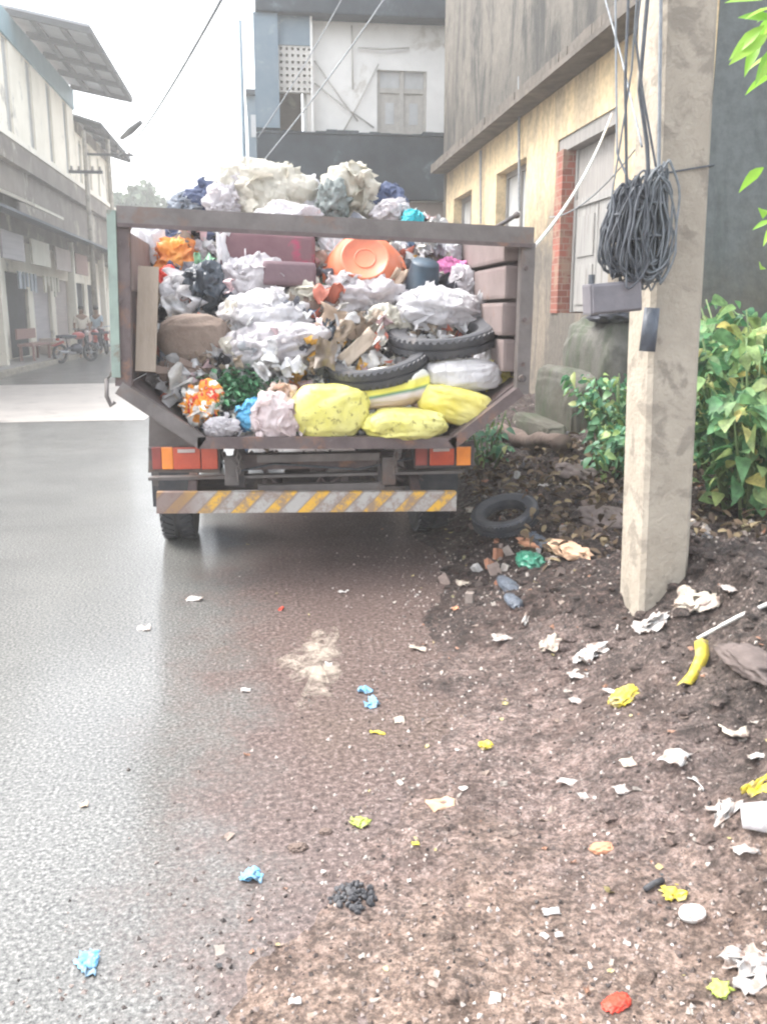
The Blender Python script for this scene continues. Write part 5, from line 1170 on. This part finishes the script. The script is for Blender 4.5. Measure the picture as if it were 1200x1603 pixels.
# dry leaf litter under the bushes
q = MB(); r7 = random.Random(31)
for i in range(1500):
    x = r7.uniform(1.5, 3.4); y = r7.uniform(4.5, 7.5); q.leaf(ground_pt(x,y)+Vector((0,0,r7.uniform(0,.10))), (r7.uniform(-1,1), r7.uniform(-1,1), r7.uniform(-.3,.8)), r7.uniform(.04,.11), r7.uniform(.02,.045), .3, 3, r7.uniform(-1,1))
tag(q.build('dry_leaf_litter', 'leaf_dry', kind='stuff', smooth=True), 'brown dry leaves and stalks matted under the bushes', 'dry leaves')
# tree at the right edge: trunk outside the frame, one branch reaching in
tb = ground_pt(3.05, 4.6); tr = empty('young_tree', tb, 'lime green leafy branch reaching in beside the pole from a young tree at right', 'tree')
q = MB(); q.tube([tb, tb+Vector((.05,0,1.2)), tb+Vector((.0,-.05,2.4)), tb+Vector((.1,0,3.4))], [.06,.05,.04,.02], 10)
br_ = [P(1215,60,4.5), P(1260,20,4.55), P(1210,345,4.5), P(1240,10,4.4), P(1205,-20,4.6)]
for e in br_: q.tube([tb+Vector((.03,-.02,min(e.z,2.9)-.35)), (tb+Vector((0,0,e.z))+e)/2+Vector((0,0,.02)), e], [.02,.013,.006], 7)
q.build('trunk', 'bark', tr, smooth=True)
q = MB(); r8 = random.Random(8)
for (px, py, dx, dz, L_) in [(1195,40,-.9,-.75,.20),(1200,55,-1,-.55,.26),(1188,62,-.55,-1.1,.18),(1215,70,-.6,-1,.2),(1210,30,-.9,.2,.18),(1215,90,-.7,-.6,.16),(1192,0,-.6,.1,.18),(1218,10,-.8,-.2,.2),(1205,345,-.8,-.3,.10),(1212,350,-.5,-.8,.12),(1215,340,-.6,.4,.1)]:
    q.leaf(P(px,py,4.5+r8.uniform(-.05,.05)), (dx, r8.uniform(-.3,.3), dz), L_, L_*.33, .15, 5, r8.uniform(-1.2,-.2), (.12,.7,1,.8,.45,0))
for i in range(240):
    e = br_[i%5]; q.leaf(e+Vector((r8.uniform(.05,.7), r8.uniform(-.3,.3), r8.uniform(-.25,.3))), (r8.uniform(-1,1), r8.uniform(-1,1), r8.uniform(-.8,.2)), r8.uniform(.12,.2), .06, .3, 5, r8.uniform(-1,1), (.12,.7,1,.8,.45,0))
q.build('crown', 'leaf_lime', tr, smooth=True)

# ------------------------------------------------------------------ things on the ground
lg0, lg1 = G(775,690), G(880,712)
q = MB(); a = lg0+Vector((0,0,.09)); b = lg1+Vector((0,0,.07)); pts = [a.lerp(b, t)+Vector((0,0,.03*math.sin(t*9))) for t in [i/10 for i in range(11)]]
q.tube(pts, [.07+.02*math.sin(i*2.1) for i in range(11)], 12); q.build('log', 'log', smooth=True, label='rotten dark log lying at the foot of the mossy steps', cat='log')
def lump(name, px, py, w, h, m, label, cat, seed=1, amp=.3, freq=2, sub=4, sink=.25, tall=.6, ridge=True, rz=0.0, smooth=True, fine=.3):
    g = G(px, py); d = (g-CAMPOS).length; sc = d/F; k_ = .85 if cat in ('wrapper','bag','husk','sprouts','plastic lump') else 1.0; W = w*sc*k_; D = h*sc/max(.25, abs((g-CAMPOS).normalized().z))*k_; H = max(.012, min(W, D)*tall)
    q = MB(); q.blob(g+Vector((0,0,H*(.5-sink))), (W, D, H), seed, amp, freq, sub, .9, (0,0,rz), 'film' if cat in ('wrapper','bag','husk','sprouts') else ridge, None, fine)
    return q.build(name, m, smooth=smooth, label=label, cat=cat)
def scrap(name, px, py, w, h, m, label, cat='scrap', seed=1, amp=.2, tilt=(.15,.1), rz=0.0, n=9, lift=.012):
    g = G(px, py); d = (g-CAMPOS).length; sc = d/F; W = w*sc*.72; D = h*sc/max(.3, abs((g-CAMPOS).normalized().z))*.72
    q = MB().sheet(g+Vector((0,0,lift*.7)), W*.92, D*.92, seed*.77+.3, n, amp*.7, Euler((tilt[0],tilt[1],rz)).to_matrix())
    return q.build(name, m, smooth=True, label=label, cat=cat, solid=.002)
# rubble
lump('brick_piece', 888, 865, 46, 22, 'tan_stone', 'tan orange broken brick lying right of the tyre', 'brick', 2, .28, 2.2, 3, .3, .45, False, .3, False)
lump('brick_piece', 838, 855, 30, 18, 'brick_bit', 'dull red brick piece touching the right side of the tyre', 'brick', 3, .3, 2.2, 3, .3, .45, False, .5, False)
lump('stone', 948, 818, 62, 26, 'stone', 'flat dark stone between the tyre and the pole', 'stone', 4, .32, 1.9, 4, .4, .45, 'film')
lump('stone', 905, 745, 56, 24, 'stone', 'brown stone half hidden by the creeper', 'stone', 5, .32, 1.9, 4, .4, .45, 'film')
lump('stone', 1185, 1045, 60, 50, 'stone', 'rough dark stone on the mound at the right edge', 'stone', 6, .32, 1.9, 4, .4, .45, 'film')
lump('plastic_shard', 830, 884, 36, 16, 'green_glass', 'green plastic shard below the brick pieces', 'plastic shard', 7)
lump('rag', 838, 845, 18, 30, 'slate', 'small grey rag standing against the right of the tyre', 'rag', 8)
lump('shoe', 797, 922, 24, 30, 'slate', 'dark slate shoe sole in the mud below the tyre', 'shoe', 9, .15)
lump('shoe', 803, 944, 22, 18, 'slate', 'small slate rubber piece just below the shoe sole', 'rubber', 10, .15)
cp = G(552,1408); q = MB(); r10 = random.Random(2)
for i in range(90):
    a = r10.uniform(0,6.28); rr = .062*r10.random()**.6; x, y = cp.x+math.cos(a)*rr, cp.y+math.sin(a)*rr*1.1; stone(q, Vector((x, y, gh(x,y)+.004+.022*(1-rr/.062)*r10.random())), r10.uniform(.004,.012), r10)
tag(q.build('charcoal_heap', 'charcoal', kind='stuff'), 'small dark heap of charcoal crumbs in the dirt near the bottom', 'charcoal')
lump('twig', 510, 1303, 16, 6, 'log', 'short black twig piece on the gravel above the charcoal pile', 'twig', 12)
lump('twig', 466, 1330, 22, 8, 'log', 'two joined dark bark pieces left of the charcoal pile', 'bark', 13, .5)
g0, g1_ = G(1008,1398), G(1036,1384); MB().tube([g0+Vector((0,0,.01)), (g0+g1_)/2+Vector((0,0,.015)), g1_+Vector((0,0,.012))], .008, 6).build('twig', 'charcoal', smooth=True, label='black stick next to the crumpled yellow wrapper', cat='twig')
W = [ # name, px, py, w, h, material, label, cat, crumple
('bottle_cap',140,1514,38,28,'blue_plastic','crumpled sky blue wrapper on the asphalt at the bottom left','wrapper',1),
('wrapper',390,1376,40,24,'blue_plastic','crumpled blue wrapper where asphalt meets dirt, right of the bottom left one','wrapper',1),
('wrapper',570,1082,22,12,'blue_plastic','small blue strip on the gravel right of the cement patch','wrapper',1),
('wrapper',582,1105,20,16,'blue_plastic','second small blue piece just below the blue strip','wrapper',1),
('bottle_cap',963,1574,26,30,'red','shiny red lump of plastic at the bottom right','plastic lump',1),
('paper_scrap',303,940,18,12,'w_plastic','white scrap on the asphalt nearest the left wheel','scrap',0),
('paper_scrap',385,1083,22,8,'w_plastic','thin white strip on the asphalt left of the cement patch','scrap',0),
('paper_scrap',226,986,30,8,'w_plastic2','pale film scrap on the wet road at the edge of the reflection','scrap',0),
('paper_scrap',537,928,10,8,'w_plastic','tiny white scrap above the cement patch','scrap',0),
('paper_scrap',515,1044,16,10,'w_plastic','white scrap stuck on the cement patch','scrap',0),
('wrapper',440,955,8,6,'red','tiny red wrapper on the mud above the cement patch','wrapper',0),
('paper_scrap',625,1130,24,12,'cream_plastic','cream scrap below the blue pieces','scrap',0),
('wrapper',591,1150,10,16,'yellow','tiny pale yellow wrapper below the blue pieces','wrapper',0),
('wrapper',760,1170,24,14,'yellow','small yellow wrapper alone in the middle of the dirt','wrapper',1),
('wrapper',650,1325,16,8,'yellow','small dull yellow scrap left of the dirt middle','wrapper',0),
('paper_scrap',655,1018,22,14,'cream_plastic','cream scrap on the dark mud right of the cement patch','scrap',0),
('paper_scrap',790,1000,62,14,'w_plastic2','long pale strip of film in the mud left of the pole','film',0),
('paper_scrap',822,972,12,26,'w_plastic','white scrap standing up above the long pale strip','scrap',0),
('wrapper',863,1012,30,20,'cream_plastic','cream wrapper with a yellow corner near the pole foot','wrapper',1),
('plastic_bag',928,1028,52,20,'w_plastic','flattened white bag left of the yellow strip','bag',1),
('paper_scrap',905,1060,48,12,'w_plastic2','pale film strip below the flattened white bag','film',0),
('paper_scrap',900,1100,24,14,'w_plastic2','small grey white scrap below the film strip','scrap',0),
('paper_scrap',958,1086,10,18,'w_plastic','tiny white scrap beside the short yellow piece','scrap',0),
('plastic_bag',1018,978,64,26,'w_plastic','torn white bag caught at the foot of the concrete pole','bag',1),
('plastic_bag',1085,945,60,24,'cream_plastic','cream rag of film on the mound right of the pole foot','bag',1),
('paper_scrap',1140,925,26,16,'w_plastic2','pale scrap higher on the mound at the right','scrap',0),
('yellow_strip',978,1092,28,26,'yellow','short bright yellow piece of plastic on the mound','plastic strip',1),
('plastic_bag',1058,1186,56,38,'w_plastic','clean white torn sheet in the middle of the mound','bag',0),
('paper_scrap',1086,1222,22,44,'w_plastic','white strip hanging down from the clean torn sheet','scrap',0),
('paper_scrap',888,1228,26,20,'w_plastic','triangular white scrap left of the mound','scrap',0),
('paper_scrap',912,1250,20,12,'w_plastic2','smaller pale scrap touching the triangular one','scrap',0),
('paper_scrap',972,1240,30,18,'w_plastic2','grey white film scrap between the triangular scrap and the mound','scrap',0),
('wrapper',982,1197,32,14,'cream_plastic','pale orange and white wrapper left of the clean torn sheet','wrapper',0),
('paper_scrap',1185,1188,40,14,'w_plastic','white strip at the right edge of the mound','scrap',0),
('paper_scrap',1150,1150,56,18,'cream_plastic','greenish cream film on the mound above the white strip','film',0),
('paper_scrap',1130,1270,24,34,'w_plastic2','upright grey white scrap on the mound','scrap',1),
('plastic_cup',1190,1300,50,48,'w_plastic','big white plastic cup lying at the right edge','cup',1),
('paper_scrap',1165,1335,48,18,'w_plastic2','pale paper under the big white cup','scrap',0),
('paper_scrap',862,1432,34,10,'w_plastic','narrow white scrap in the lower dirt','scrap',0),
('paper_scrap',852,1470,14,12,'w_plastic','left one of two small white bits under the narrow scrap','scrap',0),
('paper_scrap',874,1468,14,10,'w_plastic','right one of two small white bits under the narrow scrap','scrap',0),
('plastic_disc',1082,1437,38,28,'w_plastic','oval white plastic disc in the lower right dirt','disc',1),
('wrapper',1053,1408,34,24,'yellow','crumpled yellow wrapper beside the oval white disc','wrapper',1),
('wrapper',1195,1240,16,40,'yellow','yellow wrapper at the right edge above the big white cup','wrapper',1),
('plastic_bag',1178,1520,60,60,'w_plastic2','grey white bag half buried at the lower right edge','bag',1),
('wrapper',1130,1560,30,26,'leaf_lime','yellow green husk below the half buried bag','husk',1),
('grass_tuft',562,1292,34,14,'leaf_lime','small yellow green patch of sprouts on the gravel','sprouts',1),
('paper_scrap',462,1572,18,16,'w_plastic','small white scrap at the bottom left of the dirt','scrap',0),
('paper_scrap',725,915,26,14,'cream_plastic','cream scrap below and left of the tyre','scrap',0),
('wrapper',768,885,20,18,'cream_plastic','pale yellow wrapper just below the tyre','wrapper',0),
('wrapper',712,955,16,10,'brick_bit','tiny orange red scrap on the dark mud','wrapper',0),
('wrapper',690,1262,40,30,'tan_stone','flat tan leaf pressed in the dirt middle','leaf',0),
('wrapper',945,1330,20,18,'brick_bit','small terracotta bit in the lower dirt','brick bit',1),
('paper_scrap',1010,935,26,12,'w_plastic2','pale scrap tucked behind the pole foot','scrap',0),
('paper_scrap',850,762,22,14,'w_plastic','white scrap on the rubble above the tyre','scrap',0),
('paper_scrap',735,800,26,12,'cream_plastic','cream scrap between the bumper end and the tyre','scrap',0),
('paper_scrap',790,770,22,12,'w_plastic2','grey white scrap on the rubble behind the tyre','scrap',0),
('wrapper',133,1263,14,8,'card','tiny brown leaf on the asphalt at left','leaf',0),
]
for k, (nm, px, py, w, h, m, lb, ct, cr_) in enumerate(W):
    if nm == 'bottle_cap': nm = 'wrapper' if 'wrapper' in lb else 'plastic_lump'
    if nm in ('plastic_cup',):
        g = G(px, py); mt = Matrix.Translation(g+Vector((0,0,.04)))@Euler((R(80),0,R(60))).to_matrix().to_4x4()
        MB().lathe([(0,-.05),(.03,-.05),(.032,-.048),(.045,.05),(.048,.05),(.048,.054),(.043,.052),(.03,-.045),(0,-.045)], mt, 28).build(nm, m, smooth=True, label=lb, cat=ct); continue
    m = {'w_plastic':'l_white','w_plastic2':'l_grey','cream_plastic':'l_cream','yellow':'l_yellow','blue_plastic':'l_blue','red':'l_red','leaf_lime':'l_lime'}.get(m, m)
    if cr_ and ct in ('wrapper','bag','husk','sprouts','scrap') and m != 'l_red':
        g = G(px, py); sc = (g-CAMPOS).length/F; q = MB(); rk = random.Random(k*5+1); W_ = w*sc; D_ = h*sc/max(.35, abs((g-CAMPOS).normalized().z))
        for i in range(4 if w > 24 else 3):
            q.sheet(g+Vector((rk.uniform(-.22,.22)*W_, rk.uniform(-.22,.22)*D_, .008+.10*min(W_,D_)+.006*i)), W_*rk.uniform(.5,.9), D_*rk.uniform(.5,.9), k*1.37+i*.71, 10, .5, Euler((rk.uniform(-.35,.35), rk.uniform(-.35,.35), rk.uniform(0,6))).to_matrix())
        for v in q.v: v.x = g.x+(v.x-g.x)*.82; v.y = g.y+(v.y-g.y)*.82; zg = max(gh(v.x, v.y), 0); v.z = max(zg+.002, zg+(v.z-zg)*.38)
        q.build(nm, m, smooth=True, label=lb, cat=ct, solid=.0015); continue
    if nm == 'plastic_disc':
        g = G(px, py); mt = Matrix.Translation(g+Vector((0,0,.012)))@Euler((R(8),R(-6),0)).to_matrix().to_4x4()@Matrix.Diagonal((1,.82,1,1))
        MB().lathe([(0,.004),(.026,.003),(.029,.007),(.033,.006),(.034,-.003),(.031,-.004),(.030,.001),(0,0)], mt, 32).build(nm, m, smooth=True, label=lb, cat=ct); continue
    if cr_: lump(nm, px, py, w, h, m, lb, ct, k+20, .34, 2.2, 4, .3, .5 if w < 40 else .38, True, k*1.3, True, .4)
    else: scrap(nm, px, py, w, h, m, lb, ct, k+1, .16, (.12*math.sin(k*3), .12*math.cos(k*5)), k*.9 if w < 1.6*h else 0)
# yellow strip and white rod
pts = [G(1097,1012), G(1098,1040), G(1088,1058), G(1078,1072), G(1070,1086)]
q = MB(); n = len(pts); vs = []
for i, p in enumerate(pts):
    p = p+Vector((0,0,.02+.01*math.sin(i*2))); vs += [p+Vector((-.028,0,0)), p+Vector((-.006,0,.012)), p+Vector((.026,.004,-.002))]
q.add(vs, [(i*3+j, i*3+j+1, i*3+j+4, i*3+j+3) for i in range(n-1) for j in range(2)]); q.build('plastic_strip', 'l_yellow', smooth=True, label='long bent yellow plastic strip below the white rod', cat='plastic strip', solid=.004)
a, b = G(1090,1008)+Vector((0,0,.02)), G(1215,958)+Vector((0,0,.05)); MB().tube([a, a.lerp(b,.5)+Vector((0,0,.01)), b], .008, 8).build('rod', 'rope', smooth=True, label='thin white rod lying slanted on the mound', cat='rod')

# ------------------------------------------------------------------ air, sky, sun
hz = MB().bb((-75,-15,-1.2),(75,155,14.5)).build('haze', 'rope', kind='stuff')
m, nt, b = newmat('air'); nt.nodes.remove(b); pv = nt.nodes.new('ShaderNodeVolumePrincipled'); pv.inputs['Color'].default_value = (.97,.97,.95,1); pv.inputs['Density'].default_value = .0045
pv.inputs['Anisotropy'].default_value = .3
nt.links.new(pv.outputs[0], nt.nodes['Material Output'].inputs['Volume']); hz.data.materials.clear(); hz.data.materials.append(m)
w = bpy.data.worlds.new('World'); bpy.context.scene.world = w; w.use_nodes = True; nt = w.node_tree
EL, AZ = R(58), R(-66)          # sun to the front left of the camera, azimuth measured from +Y
sky = nt.nodes.new('ShaderNodeTexSky'); sky.sky_type = 'NISHITA'; sky.sun_disc = False; sky.sun_elevation = EL; sky.sun_rotation = AZ
sky.dust_density = 4; sky.air_density = 1.2; sky.ozone_density = 1
hs = nt.nodes.new('ShaderNodeHueSaturation'); hs.inputs['Saturation'].default_value = .30
nt.links.new(sky.outputs[0], hs.inputs['Color']); nt.links.new(hs.outputs[0], nt.nodes['Background'].inputs['Color'])
nt.nodes['Background'].inputs['Strength'].default_value = .15
sl = bpy.data.lights.new('sun', 'SUN'); sl.energy = .5; sl.angle = R(22); sl.color = (1,.96,.9)
so = bpy.data.objects.new('sun', sl); C.objects.link(so)
dv = Vector((math.sin(AZ)*math.cos(EL), math.cos(AZ)*math.cos(EL), math.sin(EL)))
so.rotation_euler = dv.to_track_quat('Z','Y').to_euler(); so.location = (-5,5,13)
sc_ = bpy.context.scene
sc_.view_settings.view_transform = 'Standard'; sc_.view_settings.look = 'None'; sc_.view_settings.gamma = 1; sc_.view_settings.exposure = 2.25
sc_.render.engine = 'CYCLES'; sc_.cycles.use_denoising = True; sc_.cycles.filter_width = 2.2
sc_.cycles.max_bounces = 6; sc_.cycles.volume_bounces = 1; sc_.cycles.transparent_max_bounces = 6
